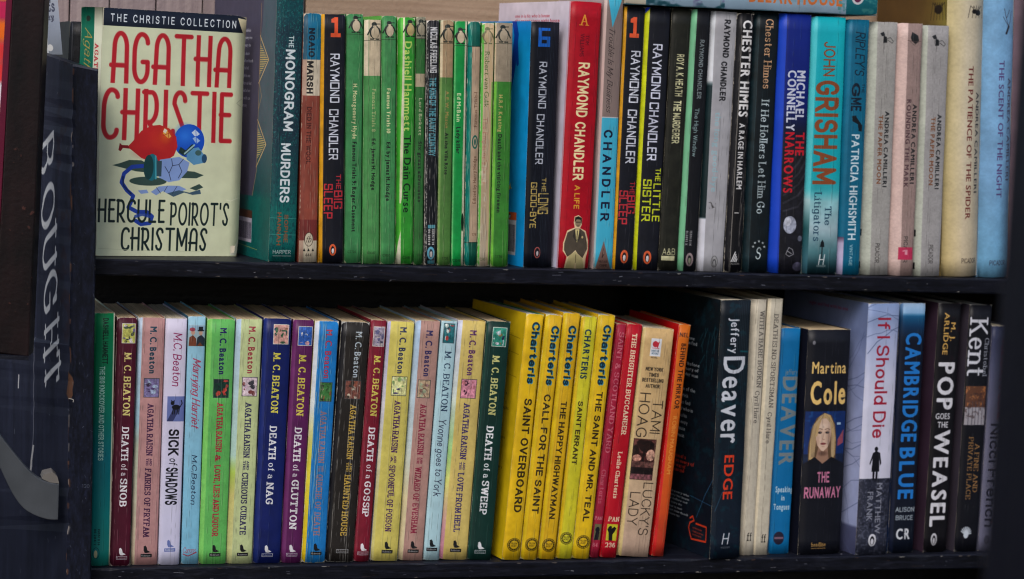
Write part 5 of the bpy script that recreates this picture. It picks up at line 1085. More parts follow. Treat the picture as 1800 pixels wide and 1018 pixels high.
# ------------------------------------------------------------------ the book standing cover out
def art_front(a):      # 0..W wide, photograph pixels down
    Wd = a.w; IV = (214, 220, 184); R = (200, 30, 44)
    a.rect(0, -5, Wd, 500, IV)
    a.rect(-2, 0, Wd + 2, 31, (24, 34, 52)); a.htext('T H E   C H R I S T I E   C O L L E C T I O N', 15, 249, 16.5, 14, (206, 214, 222), 'plain')
    a.htext('AGATHA', 14, 245, 86, 92, R, 'deco'); a.htext('CHRISTIE', 3, 249, 186, 92, R, 'deco')
    D = (58, 84, 78)
    a.poly([(26, 276), (40, 272), (56, 266), (78, 266), (90, 272), (100, 288), (70, 286)], D); a.ell(92, 303, 34, 8, D); a.poly([(150, 282), (178, 284), (196, 290), (182, 296), (150, 296)], D)
    BL = (30, 66, 176)
    a.line([(82, 276), (62, 278), (48, 290), (44, 306), (54, 320), (66, 330), (62, 342), (58, 350), (74, 358), (92, 358), (102, 366), (98, 378), (82, 380), (72, 374)], 7, BL); a.line([(46, 296), (48, 312), (62, 326)], 3, (20, 44, 110))
    # two balloons
    a.ell(166, 229, 29, 30, (14, 78, 206)); a.ell(158, 220, 26, 26, (40, 126, 250), .9, .9); a.ell(180, 248, 14, 16, (8, 50, 160), .35, .9)
    a.poly([(170, 214), (177, 208), (186, 216), (178, 222)], (196, 214, 240)); a.poly([(172, 224), (178, 221), (187, 228), (180, 234)], (150, 184, 236)); a.line([(178, 208), (180, 234)], 1, (24, 90, 220)); a.line([(170, 222), (188, 219)], 1, (24, 90, 220))
    R1 = (202, 34, 38)
    a.poly([(52, 243), (62, 232), (76, 214), (94, 204), (110, 202), (128, 208), (141, 222), (144, 240), (138, 256), (122, 267), (100, 269), (78, 262), (62, 250)], R1)
    a.ell(112, 228, 26, 24, (214, 50, 34), .95, .9); a.ell(122, 220, 14, 18, (236, 96, 30), .85, .9); a.ell(90, 254, 36, 14, (160, 18, 36), .4, .9)
    a.poly([(38, 236), (42, 240), (53, 240), (56, 246), (44, 245), (40, 251), (36, 249)], (140, 20, 34))
    a.poly([(118, 208), (124, 211), (132, 222), (127, 226), (116, 217)], (244, 170, 70)); a.poly([(119, 208), (124, 211), (121, 217), (116, 214)], (240, 228, 206)); a.line([(116, 221), (133, 214)], 1, (200, 60, 34)); a.line([(125, 210), (128, 230)], 1, (200, 60, 34))
    S = (128, 158, 220); T = (24, 112, 130)
    a.poly([(112, 264), (148, 258), (168, 268), (164, 284), (150, 300), (130, 304), (112, 296)], S); a.poly([(162, 244), (184, 240), (198, 256), (194, 268), (176, 272), (162, 262)], (86, 150, 196)); a.ell(196, 260, 5, 8, (40, 80, 120)); a.ell(184, 250, 6, 5, (60, 90, 80), .8)
    a.poly([(146, 250), (150, 240), (160, 246), (172, 234), (176, 240), (158, 256)], (34, 60, 60)); a.line([(158, 252), (176, 236)], 3, (150, 190, 196))
    a.ell(98, 278, 12, 24, T); a.ell(92, 278, 9, 22, (26, 70, 74)); a.rect(106, 266, 116, 294, (56, 84, 96)); a.line([(104, 258), (106, 298)], 3, (60, 160, 180))
    for p in ([(134, 262), (136, 274), (148, 272), (156, 262)], [(136, 274), (130, 288), (134, 300)], [(148, 272), (154, 284), (148, 296)], [(122, 276), (130, 288)]): a.line(p, 1.1, (34, 40, 66))
    a.poly([(98, 322), (112, 312), (130, 310), (150, 310), (164, 316), (150, 322), (132, 326), (120, 320), (108, 328)], S); a.poly([(128, 324), (150, 318), (170, 322), (190, 316), (192, 324), (176, 326), (160, 322), (140, 330)], (66, 96, 120)); a.poly([(74, 320), (90, 318), (94, 324), (80, 326)], S); a.poly([(170, 314), (188, 306), (196, 312), (182, 318)], D)
    for p in ([(108, 314), (116, 324)], [(128, 311), (122, 322)], [(146, 311), (138, 324)]): a.line(p, .9, (34, 40, 66))
    K = (22, 42, 44)
    a.htext("HERCULE", 1, 126, 357, 42, K, 'decof'); a.htext("POIROT'S", 134, 248, 361, 42, K, 'decof'); a.htext('CHRISTMAS', 46, 208, 407, 42, K, 'decof')
    a.line([(72, 366), (84, 362), (98, 366)], 6, BL, .8)
    a.line([(Wd - 2, 150), (Wd - 12, 158), (Wd - 4, 164)], .9, (170, 176, 150)); a.line([(Wd - 3, 330), (Wd - 18, 336), (Wd - 26, 334)], .9, (236, 238, 214)); a.line([(6, 424), (90, 427), (200, 429)], .7, (190, 196, 160))
    a.poly([(Wd - 16, 4), (Wd + 1, 4), (Wd + 1, 40), (Wd - 6, 30)], (206, 196, 160)); a.poly([(Wd - 15, 434), (Wd + 1, 404), (Wd + 1, 436)], (226, 226, 206))
    a.mottle(.03, 50); a.wear(.45, (196, 182, 148), 0, 2.0)
def art_front_spine(a):
    a.rect(0, -5, a.w, 500, (212, 216, 192)); a.rect(0, -5, a.w * .60, 500, (18, 118, 92)); a.text('Agatha', 36, 128, a.w * .34, 14, (176, 150, 70), 'script'); a.text('AGATHA CHRISTIE', 62, 200, a.w * .76, 8, (196, 50, 60), 'serifb'); a.ell(a.w * .3, 20, 4, 5, (50, 70, 60)); a.wear(.3, (200, 196, 170), 2)
def cover_out():
    th = math.radians(15)
    L0, R0 = at(167, 9, -.004), at(167, 443, .012)
    Y0 = .014
    tl, bl = at(167, 8, Y0), at(167, 443, Y0)
    h = tl[2] - bl[2] + .001
    tr = at(433, 22, Y0 + .026)
    w = math.hypot(tr[0] - bl[0], .026); th = math.atan2(.026, tr[0] - bl[0]); t = .017
    root = empty('paperback', (bl[0], Y0, .0004), (0, 0, th))
    a = Art(268, 0, 437, (214, 220, 184), 5, S=3.0); art_front(a); fm = print_mat('cover_paper', a)
    s = Art(42, 0, 437, (212, 216, 192), 6); art_front_spine(s); sm = print_mat('spine_paper', s)
    # cover sheet: a thin bowed board with two turned corners
    nx, nz = 14, 16; V, F, Uv, MI = [], [], [], []
    def off(u, v):
        y = -.0016 * math.sin(u * math.pi) * (1 - v * .3)
        c1 = max(0, (u - .93) / .07) * max(0, (v - .93) / .07); c2 = max(0, (u - .92) / .08) * max(0, (.07 - v) / .07)
        return y - .004 * c1 - .0015 * c2 + .0006 * math.sin(v * 7 + u * 3)
    for s_ in (0, .00035):
        for j in range(nz + 1):
            for i in range(nx + 1):
                u, v = i / nx, j / nz; V.append((w * u + (-.0015 if (i == nx and j in (0, nz)) else 0), off(u, v) + s_, h * v - (.0012 if (i == nx and j == nz) else 0)))
    q = (nx + 1) * (nz + 1)
    for j in range(nz):
        for i in range(nx):
            a0 = j * (nx + 1) + i; f = (a0, a0 + 1, a0 + nx + 2, a0 + nx + 1)
            F.append(f); Uv.append(((i / nx, j / nz), ((i + 1) / nx, j / nz), ((i + 1) / nx, (j + 1) / nz), (i / nx, (j + 1) / nz))); MI.append(0)
            F.append(tuple(q + k for k in reversed(f))); Uv.append(((0, 0),) * 4); MI.append(1)
    rim = [(j * (nx + 1) + nx, (j + 1) * (nx + 1) + nx) for j in range(nz)] + [((nz) * (nx + 1) + i + 1, nz * (nx + 1) + i) for i in range(nx)]
    for p, r in rim: F.append((p, q + p, q + r, r)); Uv.append(((0, 0),) * 4); MI.append(1)
    mesh_obj('front_cover', V, F, [fm, CARD], root, Uv, MI, [True] * len(F))
    # spine on the left, pages, back board
    sk = .0095; prof = [(.0004, -.0001), (-.0006, .0005), (-.0030, .0036), (-.0056, .0078), (-sk + .0012, t - .0022), (-sk, t)]; us = [1, .95, .72, .42, .1, 0]; n = len(prof); nz_ = 12
    V, F, Uv, MI = [], [], [], []
    for j in range(nz_ + 1):
        z = h * j / nz_
        V += [(x + .0002 * math.sin(j * 1.3), y, z) for x, y in prof]
    for j in range(nz_ + 1): V += [(x + .0005, y + .0001, h * j / nz_) for x, y in prof]
    q = n * (nz_ + 1)
    for j in range(nz_):
        for k in range(n - 1):
            a0 = j * n + k; F.append((a0 + 1, a0, a0 + n, a0 + n + 1)); Uv.append(((us[k + 1], j / nz_), (us[k], j / nz_), (us[k], (j + 1) / nz_), (us[k + 1], (j + 1) / nz_))); MI.append(0)
            F.append((q + a0, q + a0 + 1, q + a0 + n + 1, q + a0 + n)); Uv.append(((0, 0),) * 4); MI.append(1)
    for k in range(n - 1):
        for b0 in (0, nz_ * n): F.append((b0 + k, b0 + k + 1, q + b0 + k + 1, q + b0 + k)); Uv.append(((0, 0),) * 4); MI.append(1)
    mesh_obj('spine', V, F, [sm, CARD], root, Uv, MI, [True] * len(F))
    # the pages run parallel to the cover
    V = [(.0008, .0012, .001), (w - .003, .0012, .001), (w - .0045, t - .0008, .001), (-sk + .0016, t - .0008, .001)]; V += [(x, y, h - .0016) for x, y, z in V]
    mesh_obj('page_block', V, [(0, 3, 2, 1), (4, 5, 6, 7), (0, 1, 5, 4), (1, 2, 6, 5), (2, 3, 7, 6), (3, 0, 4, 7)], [PAGE['tan']], root)
    box('back_cover', -sk + .0003, w - .006, t - .0004, t, 0, h, [card_mat((200, 206, 176))], root)
    tag(root, 'cream book standing cover out with red and blue balloons under red capitals', 'book')
cover_out()

# ------------------------------------------------------------------ lying book on top of the row
def lying():
    Y = -.004
    a_, b_ = at(1133, 10.5, Y), at(1541, 29.5, Y); x0 = at(1100, 9, Y)[0]
    tilt = math.atan2(b_[2] - a_[2], b_[0] - a_[0]); ln = b_[0] - x0; t = .030
    root = empty('paperback', (x0, Y, a_[2] - (a_[0] - x0) * math.tan(tilt) + .0008), (0, -tilt, 0))
    a = Art(74, 0, 441, (70, 120, 140), 77); S = a
    art = Art(441, -45, 29, (90, 150, 170), 77)
    art.rect(0, -50, 441, 40, (150, 176, 200)); art.vgrad(0, 441, [(-45, (20, 80, 100)), (-10, (60, 130, 150)), (12, (150, 180, 206)), (29, (140, 170, 196))])
    art.mottle(.8, 22, (14, 70, 84), thr=.6, x0=34, x1=170); art.mottle(.6, 14, (110, 90, 150), thr=.66, x0=34, x1=200); art.rect(385, -50, 441, 40, (20, 110, 126)); art.mottle(.7, 10, (70, 150, 150), thr=.55, x0=370)
    art.htext('BLEAK HOUSE', 212, 378, 1.5, 25, (226, 120, 60), 'sansx'); art.ell(405, -4, 11, 13, (206, 206, 214)); art.ell(405, -4, 7, 9, (110, 40, 80)); art.rect(0, -50, 34, 40, (214, 206, 186)); art.wear(.3, lines=2)
    sm = print_mat('spine_paper', art)
    nx = 24; V, F, Uv, MI = [], [], [], []
    prof = [(.0008, 0), (0, .0008), (-.0003, t * .5), (0, t - .0008), (.0008, t)]
    for i in range(nx + 1):
        for y, z in prof: V.append((ln * i / nx, y, z + .0003 * math.sin(i * 1.1) + (-.0 if 0 < i < nx else (.0006 if z < t / 2 else -.0006))))
    n = len(prof)
    for i in range(nx):
        for k in range(n - 1):
            a0 = i * n + k; F.append((a0, a0 + n, a0 + n + 1, a0 + 1)); u0, u1 = i / nx, (i + 1) / nx; v0, v1 = max(0, prof[k][1] / t), prof[k + 1][1] / t
            Uv.append(((u0, v0), (u1, v0), (u1, v1), (u0, v1))); MI.append(0)
    mesh_obj('spine', V, F, [sm, CARD], root, Uv, MI, [True] * len(F))
    box('back_cover', 0, ln, .0009, .125, 0, .0004, [card_mat((60, 110, 126))], root)
    box('page_block', .001, ln - .001, .0012, .124, .0006, t - .0006, [PAGE['cream']], root)
    box('front_cover', 0, ln, .0009, .125, t - .0004, t, [card_mat((60, 110, 126))], root)
    tag(root, 'blue-green book with orange capitals lying flat on top of the upper row', 'book')
lying()

# ------------------------------------------------------------------ painted wood
def wood_mat(name, base, spec, chip=(96, 62, 44), grain=(3, 60, 60), chips=.0, gl=.45, speck=.66, bd=.0010):
    m, nt, bs = new_mat(name)
    tc = N(nt, 'ShaderNodeTexCoord'); mp = N(nt, 'ShaderNodeMapping'); mp.inputs['Scale'].default_value = grain; nt.links.new(tc.outputs['Object'], mp.inputs['Vector'])
    n1 = N(nt, 'ShaderNodeTexNoise'); n1.inputs['Scale'].default_value = 4; n1.inputs['Detail'].default_value = 7; nt.links.new(mp.outputs[0], n1.inputs['Vector'])
    cr = N(nt, 'ShaderNodeValToRGB'); cr.color_ramp.elements[0].position = .3; cr.color_ramp.elements[1].position = .72
    cr.color_ramp.elements[0].color = lin(base); cr.color_ramp.elements[1].color = lin(spec); nt.links.new(n1.outputs['Fac'], cr.inputs['Fac'])
    n2 = N(nt, 'ShaderNodeTexNoise'); n2.inputs['Scale'].default_value = 260; n2.inputs['Detail'].default_value = 3; nt.links.new(tc.outputs['Object'], n2.inputs['Vector'])
    n3 = N(nt, 'ShaderNodeTexNoise'); n3.inputs['Scale'].default_value = 26; n3.inputs['Detail'].default_value = 4; nt.links.new(tc.outputs['Object'], n3.inputs['Vector'])
    mu = N(nt, 'ShaderNodeMath', operation='MULTIPLY'); nt.links.new(n2.outputs['Fac'], mu.inputs[0]); nt.links.new(n3.outputs['Fac'], mu.inputs[1])
    r3 = N(nt, 'ShaderNodeMapRange'); r3.inputs['From Min'].default_value = speck * speck; r3.inputs['From Max'].default_value = speck * speck + .03; nt.links.new(mu.outputs[0], r3.inputs['Value'])
    mx = N(nt, 'ShaderNodeMix', data_type='RGBA'); mx.inputs[7].default_value = lin(chip); nt.links.new(r3.outputs[0], mx.inputs['Factor']); nt.links.new(cr.outputs[0], mx.inputs[6]); nt.links.new(mx.outputs[2], bs.inputs['Base Color'])
    bs.inputs['Roughness'].default_value = gl; bs.inputs['Specular IOR Level'].default_value = .2
    ad = N(nt, 'ShaderNodeMath', operation='ADD'); nt.links.new(n1.outputs['Fac'], ad.inputs[0]); nt.links.new(n2.outputs['Fac'], ad.inputs[1])
    bp = N(nt, 'ShaderNodeBump'); bp.inputs['Strength'].default_value = .5; bp.inputs['Distance'].default_value = bd; nt.links.new(ad.outputs[0], bp.inputs['Height']); nt.links.new(bp.outputs[0], bs.inputs['Normal'])
    return m
BLACKW = wood_mat('black_painted_wood', (18, 20, 30), (30, 33, 46), (150, 150, 160))
BLACKV = wood_mat('black_painted_upright', (20, 22, 34), (32, 36, 52), (120, 124, 140), (60, 60, 3))
BROWNW = wood_mat('dark_brown_wood', (12, 9, 12), (36, 22, 24), (70, 44, 40), (16, 16, 6), speck=.60, bd=.0004)
TANW = wood_mat('pale_brown_wood', (146, 124, 106), (172, 150, 130), (120, 100, 84), (2.5, 30, 60), gl=.6, speck=.75)
MAUVEW = wood_mat('weathered_wood', (128, 114, 118), (156, 142, 142), (96, 84, 88), (50, 50, 3), gl=.7, speck=.75)
INNER = wood_mat('dark_inner_wood', (14, 14, 20), (20, 20, 28), (40, 40, 46))

XR = at(1840, 700, 0)[0] + .05
case = empty('bookcase', (0, 0, Z1 - .3))
def kid(o):
    o.parent = case; o.matrix_parent_inverse = Matrix.Translation((0, 0, -(Z1 - .3))); return o
def art_board(seed):
    a = Art(1700, 0, 28, (21, 23, 34), seed, S=1.6); a.mottle(.25, 5, sx=60); a.mottle(.2, 2.5, sx=12)
    a.mottle(.5, 6, (44, 46, 58), thr=.62, sx=30); a.mottle(.4, 8, (8, 9, 14), thr=.6, sx=50)
    r = random.Random(seed)
    for _ in range(60):
        x, y = r.uniform(0, 1700), r.uniform(2, 27); l = r.uniform(.5, 6) if r.random() < .85 else r.uniform(6, 22)
        a.line([(x, y), (x + l, y + r.uniform(-1, 1))], r.uniform(.5, 1.5), r.choice(((120, 124, 138), (86, 90, 104), (160, 160, 166), (70, 52, 44))), r.uniform(.3, .9))
    for _ in range(40):
        x = r.uniform(0, 1700); l = r.uniform(2, 16); e = r.choice((0, 28)); d = 1 if e == 0 else -1
        a.poly([(x, e - d), (x + l, e - d), (x + l * .7, e + d * r.uniform(.4, 2.6)), (x + l * .3, e + d * r.uniform(.6, 2.4))], r.choice(((110, 100, 92), (140, 136, 130), (84, 60, 48), (60, 60, 70))), .85)
    return a
def board(z, label):
    # the front edge is slightly knocked about
    rng = np.random.default_rng(int(abs(z) * 1000) + 3); nx = 90; V, F = [], []
    xs = np.linspace(-.002, XR, nx + 1); th = .0118
    for i, x in enumerate(xs):
        e, g = rng.random() * .0005, (rng.random() ** 6) * .0016
        V += [(x, .172, z - th), (x, .172, z), (x, -.0068, z), (x, -.008 + g * .6, z - .0009 - g), (x, -.008 + e * .3, z - th + .001 + (rng.random() ** 8) * .0014), (x, -.0070, z - th)]
    Uv, MI = [], []
    for i in range(nx):
        for k in range(6):
            a0, b0 = i * 6 + k, i * 6 + (k + 1) % 6; F.append((a0, b0, b0 + 6, a0 + 6)); u0, u1 = i / nx, (i + 1) / nx; Uv.append(((u0, 1), (u0, 0), (u1, 0), (u1, 1)) if k == 3 else ((0, 0),) * 4); MI.append(1 if k == 3 else 0)
    F += [(0, 5, 4, 3, 2, 1), tuple(nx * 6 + k for k in range(6))]; Uv += [((0, 0),) * 6] * 2; MI += [0, 0]
    o = kid(mesh_obj('shelf_board', V, F, [BLACKW, print_mat('shelf_edge_paint', art_board(int(-z * 100) + 5), .5)], None, Uv, MI)); o['label'] = label; return o
board(0, 'upper black shelf board with chipped edge'); board(Z1, 'lower black shelf board with scuffed edge')
kid(box('back_panel', -.01, XR, .172, .180, Z1 - .30, -.0002, [INNER]))
kid(box('back_rail', at(532, 10, .172)[0], XR, .160, .172, .0004, .32, [TANW], bevel=.001))
xL = at(168, 300, .15)[0]
edges = [at(86, 50, .165)[0], -.024, -.004, .026, .062, .098, .134, at(532, 10, .172)[0] - .001]
for i in range(len(edges) - 1):
    kid(box('plank', edges[i], edges[i + 1] - .0009, .158 + .002 * (i % 2), .172, .0004, .34, [MAUVEW], bevel=.0006))
kid(box('bottom_panel', -.01, XR, -.004, .18, Z1 - .305, Z1 - .30, [INNER]))
kid(box('side_panel', XR, XR + .018, -.008, .18, Z1 - .30, .34, [BLACKV], bevel=.001))
tag(case, 'black painted wooden bookcase with two shelves full of paperbacks', 'bookcase')

# ------------------------------------------------------------------ end panel with painted lettering, handle
def art_panel(a):   # 0..130 wide (receding side), y in photo pixels
    e0 = a.w
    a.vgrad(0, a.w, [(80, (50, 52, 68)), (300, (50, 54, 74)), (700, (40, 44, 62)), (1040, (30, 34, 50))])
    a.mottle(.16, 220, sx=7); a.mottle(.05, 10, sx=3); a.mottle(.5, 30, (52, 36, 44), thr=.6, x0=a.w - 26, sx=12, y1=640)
    for k, (ch, ya, yb) in enumerate((('B', 234, 318), ('O', 324, 412), ('U', 384, 482), ('G', 474, 558), ('H', 546, 642), ('T', 610, 684))): a.text(ch, ya, yb, e0 - 44 + k * 3.0, 24, (190, 194, 200), 'sign')
    
    r = random.Random(4)
    e = a.w; y = 90
    while y < 1030:
        l = r.uniform(10, 70); wd = r.uniform(.4, 1.5)
        if r.random() < .45: a.poly([(e + 1, y), (e - wd, y + l * .2), (e - wd * r.uniform(.4, 1.2), y + l * .7), (e + 1, y + l)], r.choice(((96, 64, 50), (130, 118, 112), (84, 56, 46))))
        y += l + r.uniform(2, 24)
    a.poly([(e + 1, 640), (e - 2, 655), (e - 4, 688), (e + 1, 700)], (96, 66, 52))
    for _ in range(60):
        x, y = r.uniform(4, a.w), r.uniform(100, 1030); a.line([(x, y), (x + r.uniform(-2, 2), y + r.uniform(1, 12))], r.uniform(.5, 1.1), (120, 124, 136), r.uniform(.2, .6))
    a.line([(a.w - 88, 668), (a.w - 88, 690)], 2, (170, 170, 176)); a.line([(a.w - 62, 600), (a.w - 60, 760), (a.w - 64, 830)], 1.2, (130, 132, 140), .6); a.line([(a.w - 60, 786), (a.w - 66, 836)], 3, (160, 160, 162), .9)
def art_panel_front(a):
    a.rect(0, 0, a.w, 1100, (24, 28, 44)); a.mottle(.35, 22, sx=6); a.mottle(.25, 5, sx=3)
    r = random.Random(8); y = 115
    while y < 1040:
        l = r.uniform(10, 60); wd = r.uniform(.2, .8)
        if r.random() < .55: a.poly([(-1, y), (wd, y + l * .3), (wd * .8, y + l * .7), (-1, y + l)], r.choice(((92, 64, 52), (120, 114, 112), (80, 56, 48))))
        if r.random() < .2: a.poly([(a.w + 1, y), (a.w - wd * .7, y + l * .4), (a.w + 1, y + l * .7)], (90, 84, 84))
        y += l + r.uniform(3, 26)
    a.poly([(-1, 646), (1, 656), (4, 668), (2.5, 680), (3.5, 690), (-1, 700)], (96, 66, 52)); a.line([(-1, 696), (5, 698), (4, 702)], 1.4, (180, 176, 170))
    a.rect(0, 112, a.w, 117, (120, 124, 136), .6)  # light catching the top edge, painted in as a pale strip
    for _ in range(40):
        x, y = r.uniform(0, a.w), r.uniform(120, 1030); a.line([(x, y), (x + r.uniform(-3, 3), y + r.uniform(0, 5))], r.uniform(.5, 1.1), (110, 116, 130), r.uniform(.3, .7))
    a.htext('120', 22, 38, 850, 7, (70, 76, 92), 'plain')
def end_panel():
    Yf = -.030
    p = {k: at(*v, Yf) for k, v in dict(tl=(131, 113), tr=(173, 121), bl=(120, 1060), br=(159.5, 1060)).items()}
    root = empty('end_panel', (p['bl'][0], Yf, p['bl'][2]))
    o = np.array(root.location)
    def far(px, py, Y): return at(px, py, Y) - o
    P = {k: v - o for k, v in p.items()}
    dep = .075
    # side runs back and to the left; above the ledge it is narrower
    def side_far(t):
        yy = 1060 + (113 - 1060) * t; xx = 120 + 11 * t; D = 86 if yy < 606 else 165
        rise = 28 * D / 86 * t
        return far(xx - D, yy - rise, Yf + .13 * D / 165), 1 - D / 165
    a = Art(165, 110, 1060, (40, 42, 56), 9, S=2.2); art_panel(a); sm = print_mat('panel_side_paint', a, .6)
    b = Art(42, 113, 1060, (24, 28, 44), 10, S=2.0); art_panel_front(b); fm = print_mat('panel_edge_paint', b, .6)
    nz = 60; rng = np.random.default_rng(5); V, F, Uv, MI = [], [], [], []; UF = []
    rtl, rbl = P['tr'] + np.array([0, .030, 0]), P['br'] + np.array([0, .030, 0])
    for j in range(nz + 1):
        t = j / nz
        def mix(a_, b_): return a_ * t + b_ * (1 - t)
        l, r_, rr = mix(P['tl'], P['bl']), mix(P['tr'], P['br']), mix(rtl, rbl); fr, uf = side_far(t); UF.append(uf)
        k = (rng.random() ** 5) * .0012
        V += [tuple(fr), tuple(l + np.array([-.0012 + k, .0014, 0])), tuple(l + np.array([.0006 + k, 0, 0])), tuple(r_ + np.array([-.001, 0, 0])), tuple(r_ + np.array([0, .001, 0])), tuple(rr), tuple(fr + np.array([.010, .010, 0]))]
    for j in range(nz):
        v0, v1 = j / nz, (j + 1) / nz
        for k, (u0, u1, mi) in enumerate(((0, 1, 0), (0, .03, 1), (.03, .98, 1), (.98, 1, 1), (0, 1, 2), (0, 1, 2), (0, 1, 2))):
            a0 = j * 7 + k; b0 = j * 7 + (k + 1) % 7; F.append((a0, b0, b0 + 7, a0 + 7)); Uv.append(((UF[j] if k == 0 else u0, v0), (u1, v0), (u1, v1), (UF[j + 1] if k == 0 else u0, v1))); MI.append(mi)
    t0 = nz * 7; F.append(tuple(t0 + k for k in range(7))); Uv.append(((0, 0),) * 7); MI.append(2); F.append(tuple(reversed(range(7)))); Uv.append(((0, 0),) * 7); MI.append(2)
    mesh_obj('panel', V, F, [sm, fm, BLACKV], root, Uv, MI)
    # sheet metal handle: curved strap screwed to the side
    hm, nt, bs = new_mat('brushed_grey_metal'); rgb = N(nt, 'ShaderNodeRGB'); rgb.outputs[0].default_value = lin((96, 100, 106)); grime(nt, bs, rgb.outputs[0], .15, 50, .03, (.38, .5)); bs.inputs['Metallic'].default_value = .55
    YH = Yf - .004
    top = [(104, 851), (88, 849), (70, 842), (52, 828), (36, 810), (20, 790), (6, 772), (-8, 752), (-22, 730)]
    bot = [(102, 914), (84, 913), (62, 906), (42, 894), (26, 874), (12, 848), (0, 822), (-12, 800), (-26, 780)]
    def smooth(P):
        out = []
        for i in range(len(P) - 1):
            p0, p1, p2, p3 = (np.array(P[max(i - 1, 0)], float), np.array(P[i], float), np.array(P[i + 1], float), np.array(P[min(i + 2, len(P) - 1)], float))
            for t in (0, .25, .5, .75): out.append(tuple(.5 * (2 * p1 + (p2 - p0) * t + (2 * p0 - 5 * p1 + 4 * p2 - p3) * t * t + (3 * p1 - p0 - 3 * p2 + p3) * t ** 3)))
        return out + [P[-1]]
    top, bot = smooth(top), smooth(bot)
    V, F = [], []
    for k, (q, r_) in enumerate(zip(top, bot)):
        for (x, y), s_ in ((q, 0), (r_, 0)): V.append(tuple(at(x, y, YH - .00025 * k) - o)); V.append(tuple(at(x, y, YH - .00025 * k) - o + np.array([0.0006, .0080, .0])))
    for k in range(len(top) - 1):
        a0 = k * 4; b0 = a0 + 4
        F += [(a0, b0, b0 + 2, a0 + 2), (a0 + 1, a0 + 3, b0 + 3, b0 + 1), (a0, a0 + 1, b0 + 1, b0), (a0 + 2, b0 + 2, b0 + 3, a0 + 3)]
    F += [(0, 2, 3, 1), tuple(4 * len(top) - 4 + q for q in (0, 1, 3, 2))]
    h_ = mesh_obj('handle', V, F, [hm], root, None, None, [False] * len(F)); h_['label'] = 'curved grey sheet metal handle'
    b_ = h_.modifiers.new('bevel', 'BEVEL'); b_.width = .0004; b_.segments = 2
    # its foot, turned in against the wood, where the paint has come away
    fm2 = card_mat((112, 108, 104))
    V = [at(*q, YH + .0012) - o for q in ((74, 842), (77, 834), (93, 830), (101, 838), (104, 850), (88, 848))]; V2 = [v + np.array([0, .012, .001]) for v in V]
    mesh_obj('handle_foot', V + V2, [(0, 1, 2, 3, 4, 5), (11, 10, 9, 8, 7, 6)] + [(k, 6 + k, 6 + (k + 1) % 6, (k + 1) % 6) for k in range(6)], [fm2], root)
    tag(root, 'black painted end panel with white serif lettering running down its side', 'panel')
end_panel()

# ------------------------------------------------------------------ dark upright in front of the panel
def upright():
    Y = -.075
    q = [at(24, -40, Y), at(80.5, -40, Y), at(50.5, 628, Y), at(-12, 620, Y)]
    root = empty('upright_post', tuple(q[3])); o = np.array(root.location)
    V = [v - o for v in q] + [v - o + np.array([.006, .026, .0]) for v in q]
    m = mesh_obj('post', V, [(3, 2, 1, 0), (4, 5, 6, 7), (0, 1, 5, 4), (1, 2, 6, 5), (2, 3, 7, 6), (3, 0, 4, 7)], [BROWNW], root)
    b = m.modifiers.new('bevel', 'BEVEL'); b.width = .001; b.segments = 2
    q = [at(13, -40, Y + .002), at(23.5, -40, Y + .002), at(-13, 620, Y + .002), at(-24, 620, Y + .002)]
    V = [v - o for v in q] + [v - o + np.array([0.001, .003, 0]) for v in q]
    s = mesh_obj('edge_strip', V, [(3, 2, 1, 0), (4, 5, 6, 7), (0, 1, 5, 4), (1, 2, 6, 5), (2, 3, 7, 6), (3, 0, 4, 7)], [card_mat((96, 18, 50))], root)
    q = [at(-14, 623, Y - .004), at(51, 627, Y - .004), at(50, 634, Y - .004), at(-14, 630, Y - .004)]
    V = [v - o for v in q] + [v - o + np.array([0, .034, 0]) for v in q]
    mesh_obj('foot_ledge', V, [(3, 2, 1, 0), (4, 5, 6, 7), (0, 1, 5, 4), (1, 2, 6, 5), (2, 3, 7, 6), (3, 0, 4, 7)], [BLACKW], root)
    tag(root, 'rough dark brown upright with crimson edge left of the lettered panel', 'post')
upright()

# ------------------------------------------------------------------ small things behind, at the upper left
def booklet():
    Y = .030
    q = [at(76, -30, Y), at(99, -30, Y), at(110, 96, Y), at(79, 96, Y)]
    root = empty('booklet', tuple(q[3])); o = np.array(root.location)
    a = Art(30, -30, 96, (150, 156, 172), 3); a.vgrad(0, 30, [(-30, (176, 180, 192)), (40, (150, 160, 180)), (96, (120, 128, 140))]); a.rect(0, -30, 4, 96, (52, 58, 60)); a.rect(4, -30, 7, 96, (190, 194, 200)); a.htext('Es', 8, 24, 10, 22, (70, 74, 96), 'serifb'); a.htext('ay', 8, 22, 30, 12, (86, 90, 110), 'serifb'); a.ell(10, 84, 5, 6, (206, 206, 206))
    V = [v - o for v in q] + [v - o + np.array([.0, .004, .0]) for v in q]; z4 = ((0, 0),) * 4
    mesh_obj('cover', V, [(3, 2, 1, 0), (4, 5, 6, 7), (0, 1, 5, 4), (1, 2, 6, 5), (2, 3, 7, 6), (3, 0, 4, 7)], [print_mat('cover_paper', a), CARD], root, [((0, 0), (1, 0), (1, 1), (0, 1)), z4, z4, z4, z4, z4], [0, 1, 1, 1, 1, 1])
    tag(root, 'glossy grey booklet sliver between the brown upright and the planks', 'booklet')
booklet()
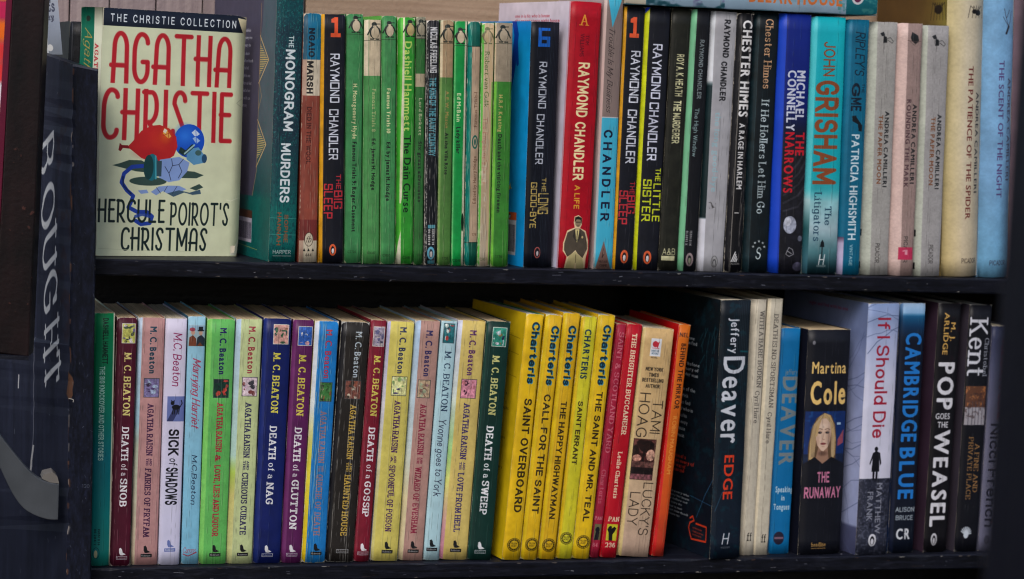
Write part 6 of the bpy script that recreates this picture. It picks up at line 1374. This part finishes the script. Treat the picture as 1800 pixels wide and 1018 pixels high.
def dark_book():
    l, r_, b_ = at(113, 60, .052), at(152, 60, .052), at(113, 37, .052)
    root = empty('hardback', (l[0], .052, .0004), (0, math.radians(1.5), 0)); w = r_[0] - l[0]; h = b_[2]
    s = Art(39, 37, 460, (34, 36, 42), 12); s.mottle(.5, 8, (56, 58, 64), thr=.55); s.mottle(.8, 4, (20, 20, 24), thr=.6); s.line([(4, 40), (6, 120), (5, 300)], 1.4, (96, 98, 104), .7); s.line([(24, 45), (30, 56), (24, 70)], 1.2, (70, 72, 80)); s.wear(.3, (100, 100, 106), 3)
    book_parts(root, w, .100, h, 0, print_mat('spine_paper', s), card_mat((30, 32, 38)), card_mat((30, 32, 38)), PAGE['tan'], np.random.default_rng(2), rnd=.003)
    tag(root, 'old worn black book mostly hidden behind the cover-out book', 'book')
dark_book()

# far away down the street: a colourful stall, out of focus
def far_stall():
    o = at(-40, 300, 2.2)
    root = empty('street_stall', (o[0], 2.2, o[2] - .9)); r = random.Random(6)
    cols = [(214, 60, 60), (230, 110, 30), (220, 220, 226), (60, 90, 170), (196, 40, 90), (236, 170, 60), (120, 30, 60), (230, 200, 190)]
    for i in range(3):
        for j in range(34):
            c = cols[r.randrange(8)]
            box('crate', -.050 + i * .034, -.018 + i * .034, -.02, .06, .45 + j * .033, .481 + j * .033, [card_mat(c)], root)
    tag(root, 'blurred stack of coloured crates far behind at the left edge', 'stall')
far_stall()

# ------------------------------------------------------------------ near, out of focus: edge of the open door at the right
def near_door():
    Y = CAM[1] + .66
    m = wood_mat('near_black_paint', (20, 20, 30), (28, 28, 40), (40, 40, 50), (60, 60, 3))
    a0 = at(1800, -60, Y); a1 = at(1752, 1080, Y); mid = at(1752, 512, Y)
    root = empty('cabinet_door', tuple(a1)); o = np.array(root.location)
    def slab(name, x0, x1, y0, y1, z0, z1): return box(name, x0 - o[0], x1 - o[0], y0 - o[1], y1 - o[1], z0 - o[2], z1 - o[2], [m], root, bevel=.002)
    slab('door_leaf', at(1828, 250, Y)[0], at(1828, 250, Y)[0] + .08, Y, Y + .020, a1[2], a0[2])
    slab('door_rail', at(1793, 640, Y)[0], at(1793, 640, Y)[0] + .08, Y - .014, Y - .0005, a1[2], mid[2])
    tag(root, 'out-of-focus black door edge close by at the far right', 'door')
near_door()
if 'ob' in _txt:
    bpy.data.objects.remove(_txt['ob']); bpy.data.curves.remove(_txt['cu'])
